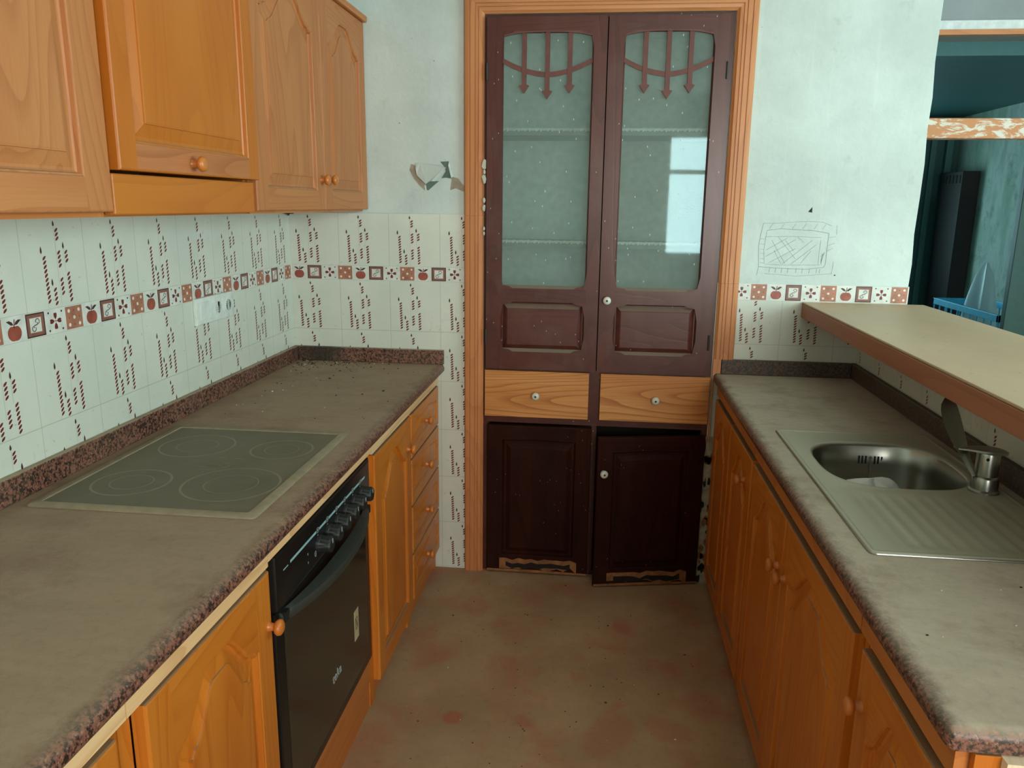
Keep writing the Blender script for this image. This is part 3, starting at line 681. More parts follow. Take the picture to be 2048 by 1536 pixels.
ov = Lroot('built_in_oven', 'black built-in electric oven with six knobs and curved bar handle', 'oven', -1.3365, .185)
m = MB(); m.box((-.325, -.57, .0), (.325, -.08, .42), M_black); m.build('cavity', ov)
m = MB()
def slab(m, x0, x1, z0, z1, yb, yf, mat, e=.006):
    m.loops([[(x0, yb, z0), (x1, yb, z0), (x1, yb, z1), (x0, yb, z1)], [(x0, yf + e, z0), (x1, yf + e, z0), (x1, yf + e, z1), (x0, yf + e, z1)],
             [(x0 + e * .3, yf + e * .3, z0 + e * .3), (x1 - e * .3, yf + e * .3, z0 + e * .3), (x1 - e * .3, yf + e * .3, z1 - e * .3), (x0 + e * .3, yf + e * .3, z1 - e * .3)],
             [(x0 + e, yf, z0 + e), (x1 - e, yf, z0 + e), (x1 - e, yf, z1 - e), (x0 + e, yf, z1 - e)]], mat, cap0=True, cap1=True)
slab(m, -.3355, .3355, .514, .640, -.571, -.608, M_black, .010)
m.build('control_panel', ov, smooth=30)
cp = ov.children[-1]
def mark(name, par, boxes, mat):
    m = MB()
    for a, b in boxes: m.box(a, b, mat)
    return m.build(name, par)
bxs = [((-.262, -.6084, .5955), (-.02, -.607, .6005)), ((-.295, -.6084, .5955), (-.272, -.607, .598))]
kx = [-.070, -.003, .064, .131, .198, .262]
for a, b in ((-.048, -.03), ): pass
seg = [(-.262, -.105)] + [(kx[i] - .02 + .0, kx[i] + .022) for i in range(6)]
for a, b in [(-.262, -.105), (-.083, -.038), (-.016, .030), (.052, .096), (.118, .163), (.185, .228), (.25, .283), (-.300, -.275)]: mark('panel_stripe', cp, [((a, -.6086, .5945), (b, -.6075, .6005 if a > -.29 else .597))], M_stripe)
sq = []
for cxx in (-.094, -.027, .041, .107, .174, .239):
    for (a, b, c, d) in ((-.006, .592, .006, .593), (-.006, .603, .006, .604), (-.006, .592, -.005, .604), (.005, .592, .006, .604), (-.002, .596, .002, .600)):
        sq.append(((cxx + a, -.6086, b), (cxx + c, -.6075, d)))
    sq.append(((cxx - .001, -.6086, .584), (cxx + .001, -.6075, .587)))
for a, b, c, d in ((-.118, .540, -.110, .5415), (-.118, .552, -.110, .5535), (-.118, .540, -.117, .5535), (-.111, .540, -.110, .5535), (-.162, .544, -.160, .549), (-.162, .565, -.160, .570)): sq.append(((a, -.6086, b), (c, -.6075, d)))
gp = plain('grey_print', rgb(150, 160, 156), .5)
for i in range(6): mark('panel_symbol', cp, sq[i * 6:i * 6 + 6], gp)
mark('panel_symbol', cp, sq[36:40], gp); mark('indicator_mark', cp, sq[40:41], gp); mark('indicator_mark', cp, sq[41:42], gp)
kd = None
for x in (-.0905, -.023, .044, .111, .178, .2455):
    if kd is None:
        m = MB(); L = []
        for r, h in ((.0225, 0), (.022, .006), (.0198, .008), (.0192, .030), (.017, .034), (.004, .035)):
            L.append([((r * (1 + (.05 if (j % 4 < 2 and 0.008 <= h < .032) else 0))) * math.cos(2 * PI * j / 48), -h, (r * (1 + (.05 if (j % 4 < 2 and 0.008 <= h < .032) else 0))) * math.sin(2 * PI * j / 48)) for j in range(48)])
        m.loops(L, M_blackmat, cap0=True, cap1=True); m.box((-.002, -.0355, .004), (.002, -.0345, .016), plain('grey_print', rgb(150, 160, 156)))
        o = m.build('control_knob', cp, smooth=30); kd = o.data
    else:
        o = bpy.data.objects.new('control_knob', kd); COL.objects.link(o); o.parent = cp
    o.location = (x, -.608, .562)
m = MB(); slab(m, -.3355, .3355, .0, .510, -.571, -.600, M_black, .006)
od = m.build('oven_door', ov, smooth=30)
m = MB(); slab(m, -.295, .295, .03, .470, -.5995, -.6015, M_oveng, .001); m.build('oven_window', od)
m = MB(); L = []                                       # broad curved handle
for i in range(25):
    q = -1 + 2 * i / 24; x = q * .318; bow = .052 * (1 - abs(q) ** 2.2); zc = .494; wd_ = .008 + .026 * (1 - q * q)
    y = -.605 - bow
    L.append([(x, y, zc - .014), (x, y - .002, zc - .004), (x, y + .002, zc + .006), (x, y + wd_, zc + .010), (x, y + wd_ + .001, zc + .002), (x, y + .006, zc - .016)])
m.loops(L, M_hand, cap0=True, cap1=True)
for q in (-1, 1): m.box((q * .302 - .010, -.614, .482), (q * .302 + .010, -.599, .504), M_blackmat)
m.build('handle', od, smooth=45)
m = MB(); m.box((.168, -.6023, .148), (.205, -.6012, .238), plain('cream_label', rgb(186, 180, 140), .6)); lab = m.build('sticker', od)
m = MB()
for (a, b, c, d) in ((.177, .180, .195, .182), (.177, .213, .195, .215), (.177, .180, .179, .215), (.193, .180, .195, .215)): m.box((a, -.6027, b), (c, -.6022, d), M_decal_dk)
m.poly([(.178, -.6027, .212), (.181, -.6027, .214), (.195, -.6027, .183), (.192, -.6027, .181)], M_decal_dk); m.build('sticker_symbol', od, fix=False)
fc = bpy.data.curves.new('logo', 'FONT'); fc.body = 'teka'; fc.size = .040; fc.extrude = .0003; fc.align_x = 'CENTER'
fo = bpy.data.objects.new('logo_curve', fc); COL.objects.link(fo); bpy.context.view_layer.update()
me = bpy.data.meshes.new_from_object(fo); bpy.data.objects.remove(fo)
lg = bpy.data.objects.new('logo', me); COL.objects.link(lg); me.materials.append(plain('logo_print', rgb(170, 182, 182), .4)); lg.parent = od
lg.rotation_euler = (PI / 2, 0, 0); lg.location = (.015, -.6019, .135)

c2 = Lroot('base_cabinet', 'pine base cabinet with arched door nearest the oven, knob beside the oven edge', 'cabinet', -1.943)
base_body(c2, -.243, .243, -XF, .56, stile=.03)
door(c2, 'door', -.208, .233, .075, .815, -XF, .024, 'pine_orange', arch=.095, kn=(.218, .700), st=.066, rt=.045)
c3 = Lroot('base_cabinet', 'pine base cabinet at the bottom left corner of the view, only its top edge seen', 'cabinet', -2.46)
base_body(c3, -.272, .272, -XF, .56, stile=.03)
door(c3, 'door', -.24, .24, .075, .812, -XF, .024, 'pine_orange', arch=.095, kn=(-.2, .667))

# ---------------- worktops
def worktop(name, xa, xb, y0, y1, front_sign, mat, hole=None):
    """xa = wall side, xb = front edge; postformed front edge"""
    m = MB(); t0, t1 = .868, .900; r = .018; s = front_sign
    prof = [(xa, t0), (xb - s * .004, t0), (xb, t0 + .006), (xb, t1 - r)]
    for i in range(1, 8):
        a = PI / 2 * i / 8; prof.append((xb - s * r * (1 - math.cos(a)), t1 - r + r * math.sin(a)))
    prof.append((xb - s * r, t1)); prof.append((xa, t1))
    def ext(p0, p1, ya, yb): m.loops([[(x, ya, z) for x, z in p0], [(x, yb, z) for x, z in p0]], mat, cap0=True, cap1=True)
    if not hole: ext(prof, None, y0, y1)
    else:
        hx0, hx1, hy0, hy1 = hole
        ext(prof, None, hy1, y1); L = []
        for i in range(7):
            a = PI / 2 * i / 6; d_ = r * (1 - math.cos(a)); zm = t1 - r + r * math.sin(a)
            L.append([(x + s * -1 * (r * .6 * (1 - math.sin(a)) if (x - xb) * s > -.03 else 0), y0 + d_, min(z, zm)) for x, z in prof])
        L.append([(x, hy0, z) for x, z in prof]); m.loops(L, mat, cap0=True, cap1=True)
        fp = [(hx0, t0)] + prof[1:-1] + [(hx0, t1)]
        ext(fp, None, hy0, hy1); m.box((hx1, hy0, t0), (xa, hy1, t1), mat)
    return m.build(name, smooth=35)
o = worktop('worktop', 0.001, .630, -2.74, -.002, 1, M_lam)
tag(o, 'long dusty speckled brown laminate worktop on the left, holding the hob', 'worktop')
HOLE = (1.815, 2.165, -1.30, -.90)
o = worktop('worktop', 2.242, 1.708, -2.175, -.002, -1, M_lamR, HOLE)
tag(o, 'dusty speckled laminate worktop on the right with the steel sink set in', 'worktop')
def splash(name, a, b, label, mat):
    m = MB(); m.box(a, b, mat); tag(m.build(name, bevel=.003), label, 'upstand')
splash('worktop_upstand', (.001, -2.74, .900), (.019, -.001, .959), 'long speckled upstand strip along the tiled left wall behind the hob', M_splash)
splash('worktop_upstand', (.0195, -.019, .900), (.630, -.001, .959), 'short speckled upstand on the back wall at the far left worktop end', M_splash)
splash('worktop_upstand', (2.224, -2.175, .900), (2.242, -.001, .959), 'long dark speckled upstand under the bar behind the sink tap', M_splashR)
splash('worktop_upstand', (1.735, -.019, .900), (2.2235, -.001, .959), 'short speckled upstand on the back wall right of the dark cupboard', M_splashR)

# hob
hb = thing('ceramic_hob', 'dusty glass ceramic hob with four faint cooking rings set in the left worktop', 'hob', (.307, -1.346, .9))
m = MB(); X, Y = .255, .313
def rr(x, y, z, r, n=5):
    out = []
    for cx_, cy_, a0 in ((x - r, y - r, 0), (-x + r, y - r, 90), (-x + r, -y + r, 180), (x - r, -y + r, 270)):
        for i in range(n): a = math.radians(a0 + 90 * i / (n - 1)); out.append((cx_ + r * math.cos(a), cy_ + r * math.sin(a), z))
    return out
m.loops([rr(X, Y, .0005, .012), rr(X, Y, .004, .012), rr(X - .004, Y - .004, .0065, .011), rr(X - .022, Y - .022, .0065, .006), rr(X - .024, Y - .024, .0045, .005)], M_hobframe)
m.build('trim_frame', hb, smooth=40)
m = MB(); m.box((-X + .02, -Y + .02, .0005), (X - .02, Y - .02, .0048), M_hob)
gl = None
for (cx_, cy_, r) in ((-.112, -.150, .088), (.118, -.13, .112), (-.102, .135, .098), (.130, .135, .082)):
    for (ra, rb_) in ((r, r - .006), (r * .55, r * .55 - .003)):
        L = [[(cx_ + q * math.cos(2 * PI * i / 48), cy_ + q * math.sin(2 * PI * i / 48), .0051) for i in range(48)] for q in (ra, rb_)]
        m.loops(L, M_hobring)
rnd = random.Random(5)
for i in range(16):
    cx_, cy_ = .03 + rnd.gauss(0, .035), .0 + rnd.gauss(0, .02); a = rnd.uniform(-.3, .3); l = rnd.uniform(.006, .022)
    m.poly([(cx_ - l, cy_ + a * l, .0053), (cx_, cy_ - .002, .0053), (cx_ + l, cy_ - a * l, .0053), (cx_, cy_ + .002, .0053)], M_hobsmear)
m.build('glass_plate', hb, fix=False)

# ---------------- upper cabinets (left)
def Uroot(label, ymid): return thing('wall_cabinet', label, 'cabinet', (0, ymid, 1.506), RL)
def ubody(root, x0, x1, yf, H, kind='pine'):
    m = MB(); V = wood(kind, 'Z'); Hh = wood(kind, 'Y')
    m.box((x0, yf, 0), (x0 + .016, -.002, H), V); m.box((x1 - .016, yf, 0), (x1, -.002, H), V)
    m.box((x0 + .016, yf, 0), (x1 - .016, -.002, .016), Hh); m.box((x0 + .016, yf, H - .016), (x1 - .016, -.002, H), Hh)
    m.box((x0 + .016, -.014, .016), (x1 - .016, -.002, H - .016), V); return m.build('body', root)
uc = Uroot('pine wall cabinet with two arched doors in the far corner, pair of knobs', -.5155)
ubody(uc, -.5135, .5135, -.306, .70)
m = MB(); m.box((-.516, -.345, .693), (.514, -.002, .715), wood('pine', 'Y')); m.build('cornice', uc, bevel=.004)
door(uc, 'door', -.511, .022, .008, .692, -.306, .024, 'pine_salmon', arch=.085, kn=(-.012, .104), st=.07, rb=.062)
door(uc, 'door', .026, .512, .008, .692, -.306, .024, 'pine_salmon', arch=.085, kn=(.064, .106), st=.07, rb=.062)
ub = Uroot('amber pine extractor hood cabinet with a single knobbed flap above the hob', -1.3475)
ubody(ub, -.3125, .3125, -.300, .70, 'pine_amber')
m = MB(); m.box((-.3125, -.324, .004), (.3125, -.301, .082), wood('pine_amber', 'Y')); m.build('fascia', ub, bevel=.003)
door(ub, 'flap_door', -.311, .311, .088, .692, -.306, .036, 'pine_amber', arch=.08, kn=(-.035, .112), st=.058, rb=.052)
ua = Uroot('pale pine wall cabinet with a plain panelled door at the upper left edge', -1.985)
ubody(ua, -.3, .3165, -.306, .70)
door(ua, 'door', -.298, .314, .010, .692, -.306, .024, 'pine_salmon', arch=.085, st=.078, rb=.062)

# ---------------- socket
so = thing('power_outlet', 'white double power socket with blank left module on the tiled left wall', 'socket', (0, -.675, 1.2), RL)
m = MB(); slab(m, -.128, .128, -.042, .042, -.001, -.012, M_white, .004); pl = m.build('plate', so, smooth=30)
for x in (.012, .082):
    m = MB(); m.lathe([(.0235, 0), (.0235, .002), (.0195, .002), (.019, -.004), (.002, -.004)], M_white, 'Y', (x, -.012, 0), 28, -1)
    for s in (-1, 1): m.lathe([(.0026, -.0036), (.0024, -.003)], M_dark, 'Y', (x + s * .0095, -.012, 0), 8, -1)
    for s in (-1, 1): m.box((x - .002, -.0125, s * .019 - .001), (x + .002, -.010, s * .019 + .001), M_hobframe)
    m.build('socket', so, smooth=30)
m = MB(); slab(m, -.105, -.035, -.028, .028, -.0118, -.0140, M_white, .001); m.build('blank_module', so)

# ================================================================== the dark cupboard in the back wall
pc = thing('built_in_cupboard', 'tall dark maroon wooden cupboard with two glazed doors in pine casing', 'cupboard', (1.245, 0, 0))
W = lambda x: x - 1.245
m = MB(); mv, mh = wood('maroon', 'Z'), wood('maroon', 'X')
Fy = .004
def bx(x0, x1, z0, z1, ya=Fy, yb=.03, mt=None): m.box((W(x0), ya, z0), (W(x1), yb, z1), mt or mv)
bx(.791, .81, 0, 2.222, .006); bx(1.68, 1.701, 0, 2.222, .006); bx(.81, 1.68, .662, .690, .008, mt=mh); bx(.81, 1.68, .884, .892, .008, mt=mh)
bx(1.221, 1.266, .690, .884, .008); bx(1.236, 1.258, .0, .662, .014); bx(.81, 1.68, 2.212, 2.222, .008, mt=mh); bx(.81, 1.68, .0, .012, .016, mt=mh)
bx(1.238, 1.262, .892, 2.212, .008, .020, wood('maroon_dark', 'Z'))  # dark strip paints the shade in the gap between the doors
rnd = random.Random(8)
for i in (0, 1, 2, 5, 6, 9, 10):                      # knocked-off plaster bits along the left edge
    z = 1.69 - i * .026 - rnd.uniform(0, .01); r_ = rnd.uniform(.004, .014)
    m.poly([(W(.795) + r_ * .8 * math.cos(k) * rnd.uniform(.5, 1.1), -.0204, z + r_ * 1.5 * math.sin(k)) for k in [q * PI / 3.5 for q in range(7)]], plain('plaster_chip', rgb(190, 184, 166), .8))
m.build('face_frame', pc, fix=False)
m = MB(); D = .36
m.box((W(.795), .03, .0), (W(.81), D, 2.222), M_inner); m.box((W(1.68), .03, .0), (W(1.699), D, 2.222), M_inner); m.box((W(.81), D - .015, 0), (W(1.68), D, 2.222), M_inner)
m.box((W(.81), .03, 2.20), (W(1.68), D, 2.222), M_inner); m.box((W(.81), .03, .885), (W(1.68), D, .90), M_inner); m.box((W(.81), .03, .0), (W(1.68), D, .012), plain('dark_wood_inside', rgb(40, 24, 18)))
m.box((W(.81), .034, .67), (W(1.68), D, .685), M_inner)
for a, b in (((.8101, .04, .012), (.813, D - .015, .67)), ((1.677, .04, .012), (1.6799, D - .015, .67)), ((.813, D - .02, .012), (1.677, D - .0151, .67)), ((.813, .04, .66), (1.677, D - .02, .6699))):
    m.box((W(a[0]), a[1], a[2]), (W(b[0]), b[1], b[2]), plain('dark_wood_inside', rgb(40, 24, 18)))  # thin dark liners paint the shade of the lower compartment
m.build('interior', pc)
M_shelf = plain('shelf_shadow_grey', rgb(128, 132, 122), .7); M_lace = plain('crinkled_shelf_paper', rgb(222, 226, 216), .8)  # shelf board darkened to paint the shadow below the shelf paper
for z in (1.395, 1.822):
    m = MB(); m.box((W(.811), .07, z - .02), (W(1.679), D - .016, z), M_shelf)
    n = 120
    for i in range(n):
        a, b = W(.811) + .868 * i / n, W(.811) + .868 * (i + 1) / n; q = .001 * (i % 3)
        m.poly([(a, .068 - q, z - .006 + .004 * (i % 2)), (b, .067, z - .006 + .003 * ((i + 1) % 3)), (b, .067, z + .006 + .003 * (i % 4 == 0)), (a, .068 - q, z + .006)], M_lace)
    m.build('shelf', pc, fix=False)
# pine casing
m = MB(); K = wood('casing', 'Z'); KH = wood('casing', 'X')
def casing_prof(w_):       # (across, proud) : fluted architrave
    return [(0, 0), (0, .014), (.004, .020), (.012, .022), (.020, .022), (.021, .018), (.023, .018), (.024, .022), (.040, .022), (.041, .018), (.043, .018), (.044, .021), (.052, .021), (.053, .017), (.055, .017), (.056, .020), (.066, .019), (.072, .012), (w_, .010), (w_, 0)]
cw = .076
def cas_v(xo, sgn, z0, z1, mi=True, dy=0):
    L = []
    for z, mit in ((z0, 0), (z1, 1)):
        L.append([(W(xo + sgn * a), .0055 - h - dy, z - (a if mit and mi else 0) + (0)) for a, h in casing_prof(cw)])
    m.loops(L, K, closed=True, cap0=True, cap1=True)
cas_v(.716, 1, 1.495, 2.300); cas_v(.716, 1, 0.0, 1.4945, False, .002)
cas_v(1.779, -1, .955, 2.300) if False else None
cas_v(1.779, -1, 1.2545, 2.300); cas_v(1.779, -1, .9585, 1.254, False, .002)
L = [[(W(.716 + a), .0055 - h, 2.300 - a) for a, h in casing_prof(cw)], [(W(1.779 - a), .0055 - h, 2.300 - a) for a, h in casing_prof(cw)]]
m.loops(L, KH, cap0=True, cap1=True)
m.box((W(1.703), -.0145, .9015), (W(1.733), .0055, .9585), K); m.box((W(1.703), -.0145, .62), (W(1.7075), .0055, .9015), K)
m.build('casing', pc, smooth=30)

def glazed_door(x0, x1, z0, z1, kn=None, spec=(.06, .05)):
    """maroon frame: glass above, raised panel below"""
    m = MB(); W_, H_ = x1 - x0, z1 - z0; a, b = W(x0), W(x1); yb, yf = .003, -.019
    gx0, gx1, gz0, gz1 = a + .056, b - .048, z0 + .325, z1 - .050
    px0, px1, pz0, pz1 = a + .058, b - .052, z0 + .072, z0 + .272
    # stiles / rails as one outline with two openings
    def frm(xa, xb, za, zb, mt): m.box((xa, yb, za), (xb, yf, zb), mt)
    frm(a, gx0, z0, z1, mv); frm(gx1, b, z0, z1, mv); frm(gx0, gx1, gz1, z1, mh); frm(gx0, gx1, pz1, gz0, mh); frm(gx0, gx1, z0, pz0, mh)
    if px0 > gx0: frm(gx0, px0, pz0, pz1, mv)
    if px1 < gx1: frm(px1, gx1, pz0, pz1, mv)
    # moulded inner lips round the glass, with shaped corners
    def lip(xa, xb, za, zb, c=.02):
        n = 6; pts = [(xa, za), (xb, za), (xb, zb), (xa, zb)]
        o1 = [(xa, yf + .001, za), (xb, yf + .001, za), (xb, yf + .001, zb), (xa, yf + .001, zb)]
        o2 = [(xa + .006, yf + .0125, za + .012), (xb - .006, yf + .0125, za + .012), (xb - .006, yf + .012, zb - .006), (xa + .006, yf + .012, zb - .006)]
        m.loops([o1, o2], mv)
        for cx_, cz_, sx, sz in ((xa, za, 1, 1), (xb, za, -1, 1), (xb, zb, -1, -1), (xa, zb, 1, -1)):
            m.poly([(cx_, yf + .0002, cz_), (cx_ + sx * .05, yf + .0002, cz_), (cx_ + sx * .035, yf + .0002, cz_ + sz * .008), (cx_ + sx * .010, yf + .0002, cz_ + sz * .012), (cx_ + sx * .006, yf + .0002, cz_ + sz * .03), (cx_, yf + .0002, cz_ + sz * .06)], mv)
    lip(gx0, gx1, gz0, gz1); lip(px0, px1, pz0, pz1)
    # raised panel
    def rect(d, y): return [(px0 + d, y, pz0 + d), (px1 - d, y, pz0 + d), (px1 - d, y, pz1 - d), (px0 + d, y, pz1 - d)]
    m.loops([rect(0, yf + .014), rect(.010, yf + .014), rect(.026, yf + .003), rect(.029, yf + .002), rect(.032, yf + .002)], mh, cap1=True)
    d = m.build('door', pc, fix=False)
    m = MB(); m.box((gx0 + .001, yf + .0135, gz0 + .001), (gx1 - .001, yf + .0165, gz1 - .001), M_pane); m.build('glass_pane', d)
    # wooden grille of three drop bars and a sagging rail behind the glass
    m = MB(); gw = gx1 - gx0; mm = plain('grille_brown', rgb(104, 58, 50), .6); gy0, gy1 = -.0135, -.0062; cxm = (gx0 + gx1) / 2
    for k, (f, zz) in enumerate(((.245, .185), (.5, .205), (.745, .185))):
        x = gx0 + gw * f; zb = gz1 - zz
        m.box((x - .0085, gy0, zb), (x + .0085, gy1, gz1 + .005), mm)
        m.loops([[(x - .009, gy_, zb), (x - .019, gy_, zb - .004), (x, gy_, zb - .032), (x + .019, gy_, zb - .004), (x + .009, gy_, zb), (x, gy_, zb + .004)] for gy_ in (gy0 - .001, gy1 + .001)], mm, cap0=True, cap1=True)
    L = []
    for i in range(21):
        s = -1 + 2 * i / 20; x = cxm + s * (gw / 2 + .002); zc = gz1 - .150 + .052 * abs(s) ** 1.8
        L.append([(x, gy0 + .002, zc - .009), (x, gy1 - .002, zc - .009), (x, gy1 - .002, zc + .009), (x, gy0 + .002, zc + .009)])
    m.loops(L, mm, cap0=True, cap1=True)
    # top rail of the opening is cut to a shallow curve
    L = []
    for i in range(17):
        s = -1 + 2 * i / 16; x = cxm + s * gw / 2; L.append([(x, yf + .0005, gz1 - .004 - .016 * abs(s) ** 3), (x, yf + .010, gz1 - .004 - .016 * abs(s) ** 3), (x, yf + .010, gz1 + .001), (x, yf + .0005, gz1 + .001)])
    m.loops(L, mm, cap0=True, cap1=True)
    m.build('grille', d, fix=True)
    if kn: knob(d, W(kn[0]), yf, kn[1], r=.0155, kind='ceramic', mat=M_ceramic)
    hx = a + .001 if not kn else b - .001
    for z in (z0 + .10, z1 - .22): m = MB(); m.tube([(hx, yf - .003, z), (hx, yf - .003, z + .06)], .004, plain('hinge_iron', rgb(46, 40, 36), .5)); m.build('hinge', d)
    return d
glazed_door(.803, 1.246, .893, 2.211)
glazed_door(1.250, 1.680, .893, 2.211, kn=(1.280, 1.180))
# plywood drawers
for (x0, x1, kxw) in ((.799, 1.221, 1.009), (1.267, 1.697, 1.487)):
    m = MB(); slab(m, W(x0), W(x1), .692, .884, .007, -.014, wood('ply', 'X'), .0015)
    d = m.build('drawer', pc); knob(d, W(kxw), -.014, .786, r=.0155, kind='ceramic', mat=M_ceramic)
# lower doors
def low_door(W_, H_, name):
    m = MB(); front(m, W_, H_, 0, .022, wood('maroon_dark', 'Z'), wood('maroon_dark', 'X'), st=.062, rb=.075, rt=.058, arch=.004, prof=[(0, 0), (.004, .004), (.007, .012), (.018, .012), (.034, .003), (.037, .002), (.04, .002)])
    # veneer rotted away from the bottom rail
    rnd = random.Random(len(name) + int(W_ * 1000)); zt = []
    for i in range(13): zt.append((.055 + (W_ - .10) * i / 12, .062 + rnd.uniform(-.008, .006)))
    lo = [(x, z - .046 + rnd.uniform(-.01, .014)) for x, z in zt]
    m.poly([(x, -.0228, z) for x, z in zt] + [(x, -.0228, z - .0) for x, z in reversed([(a, max(.006, b)) for a, b in lo])], M_rot)
    m.poly([(x, -.0232, z - .018 + rnd.uniform(-.006, .004)) for x, z in zt[1:-1]] + [(x, -.0232, z - .040 + rnd.uniform(-.006, .006)) for x, z in reversed(zt[1:-1])], plain('rot_black', rgb(28, 18, 12), .9))
    m.poly([(.001, -.0226, .002), (W_ - .001, -.0226, .002), (W_ - .001, -.0226, .010), (W_ * .5, -.0226, .014), (.001, -.0226, .011)], M_rot)
    d = m.build('door', pc, fix=False); return d
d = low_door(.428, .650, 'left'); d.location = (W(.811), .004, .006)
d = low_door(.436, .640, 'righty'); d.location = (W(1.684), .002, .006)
# hinged on its right side, pulled forward at the left: mirror pivot
d.rotation_euler = (0, -math.radians(-.6), 0)
ang = math.radians(11.5)
d.matrix_local = Matrix.Translation((W(1.690), .004, .004)) @ Matrix.Rotation(ang, 4, 'Z') @ Matrix.Translation((-.436, 0, 0))
knob(d, .024, -.022, .640 - .145, r=.0155, kind='ceramic', mat=M_ceramic)

# ================================================================== right base run
XG = 1.744
def Rroot(name, label, cat, ymid, z=0): return thing(name, label, cat, (XG, ymid, z), RR)
# local x = -(world y - ymid); front plane local y=0 (faces -Y -> world -x)
def rcab(ya, yb, label, doors, stile=.02):
    ym = (ya + yb) / 2; h = (ya - yb) / 2; r = Rroot('base_cabinet', label, 'cabinet', ym)
    base_body(r, -h + .0005, h - .0005, 0, .47, stile=stile, kind='pine_orange', toprail='pine')
    for (wa, wb, kn) in doors:      # world y far, near, knob world y
        la, lb = -(wa - ym), -(wb - ym)
        door(r, 'door', la, lb, .06, .800, 0, .022, 'pine_orange', arch=.095, rt=.045, kn=(-(kn - ym), .658 if abs(kn + 1.25) < .1 else .705) if kn else None, st=.06)
    return r
rcab(-.012, -.405, 'narrow pine base cabinet beside the dark cupboard, first in the right run', [(-.022, -.395, None)])
rcab(-.407, -.808, 'pine base cabinet second from the back in the right run, single low knob', [(-.410, -.795, -.700)])
rcab(-.812, -1.795, 'wide pine sink cabinet with two arched doors whose knobs meet in the middle', [(-.822, -1.245, -1.205), (-1.249, -1.773, -1.280)])
rn = rcab(-1.799, -2.165, 'nearest pine base cabinet on the right, knob beside the sink cabinet door', [(-1.822, -2.155, -1.850)])
m = MB(); ym = -1.982
m.box((.366 / 2 + .0002, .032, 0), (.366 / 2 + .026, .47, .8665), wood('pine_bare', 'Z')); m.box((.366 / 2 + .0002, .0, 0), (.366 / 2 + .012, .032, .8665), wood('pine_orange', 'Z')); m.build('end_panel', rn)

# ---------------- breakfast bar
bar = thing('breakfast_bar', 'thick wooden breakfast bar shelf with dusty beige top over the tiled half wall', 'bar', (2.24, -1.3, 1.131))
m = MB(); E_ = wood('bar_edge', 'Y')
m.loops([[(x - 2.24, y + 1.3, z) for x, y, z in ((2.021, ya, 0), (2.465, ya, 0), (2.465, ya, .052), (2.021, ya, .052))] for ya in (-2.7, -.001)], E_, cap0=True, cap1=True); m.build('bar_slab', bar, bevel=.003)
m = MB(); m.loops([[(2.022 - 2.24, ya + 1.3, .0522), (2.464 - 2.24, ya + 1.3, .0522), (2.464 - 2.24, ya + 1.3, .0585), (2.022 - 2.24, ya + 1.3, .0585)] for ya in (-2.7, -.001)], M_barTop, cap0=True, cap1=True)
m.build('top_board', bar, bevel=.002)

# ---------------- sink
sk_ = thing('inset_sink', 'dull stainless steel inset sink with bowl at the back and ridged drainer', 'sink', (2.0, -1.233, .9))
SX0, SX1, SY0, SY1 = -.224, .200, -.424, .425          # local extents
bcx, bcy, ba, bb = -.008, .135, .168, .183
m = MB(); N = 96; zt = .0045
def sup(a, sx, sy, n=2.9):
    c, s = math.cos(a), math.sin(a); return (bcx + sx * math.copysign(abs(c) ** (2 / n), c), bcy + sy * math.copysign(abs(s) ** (2 / n), s))
angs = [2 * PI * i / N for i in range(N)]
RY0 = -.065                                             # boundary bowl zone / drainer zone
def rectpt(a, x0, x1, y0, y1):
    c, s = math.cos(a), math.sin(a); t = 1e9
    if c > 1e-9: t = min(t, (x1 - bcx) / c)
    if c < -1e-9: t = min(t, (x0 - bcx) / c)
    if s > 1e-9: t = min(t, (y1 - bcy) / s)
    if s < -1e-9: t = min(t, (y0 - bcy) / s)
    return (bcx + c * t, bcy + s * t)
ring = lambda sx, sy, z: [(*sup(a, sx, sy), z) for a in angs]
outer = [list(rectpt(a, SX0 + .012, SX1 - .012, RY0, SY1 - .012)) for a in angs]
for cx_, cy_ in ((SX0 + .012, SY1 - .012), (SX1 - .012, SY1 - .012), (SX0 + .012, RY0), (SX1 - .012, RY0)):
    j = min(range(N), key=lambda q: (outer[q][0] - cx_) ** 2 + (outer[q][1] - cy_) ** 2); outer[j] = [cx_, cy_]
L = [[(x, y, zt) for x, y in outer], ring(ba + .012, bb + .012, zt), ring(ba + .006, bb + .006, zt + .0015), ring(ba, bb, zt - .001), ring(ba - .004, bb - .004, zt - .008),
     ring(ba - .008, bb - .008, -.05), ring(ba - .014, bb - .014, -.115), ring(ba - .026, bb - .026, -.142), ring(ba - .05, bb - .05, -.152), ring(.04, .04, -.156), ring(.032, .032, -.160)]
m.loops(L, M_steel, cap1=True)
# drainer field with ridges
nx, ny = 60, 46; G = []
for j in range(ny + 1):
    y = RY0 + (SY0 + .012 - RY0) * j / ny; row = []
    for i in range(nx + 1):
        x = SX0 + .012 + (SX1 - SX0 - .024) * i / nx; u = (x - SX0) / (SX1 - SX0); v = (y - RY0) / (SY0 - RY0)
        mk = min(1, max(0, (u - .12) / .08)) * min(1, max(0, (.95 - u) / .06)) * min(1, max(0, (v - .06) / .1)) * min(1, max(0, (.92 - v) / .08))
        zz = zt - .003 * mk + mk * .0022 * max(0, math.sin(x * 2 * PI / .030)) ** 2
        row.append((x, y, zz))
    G.append(row)
m.loops(G, M_steel, closed=False)
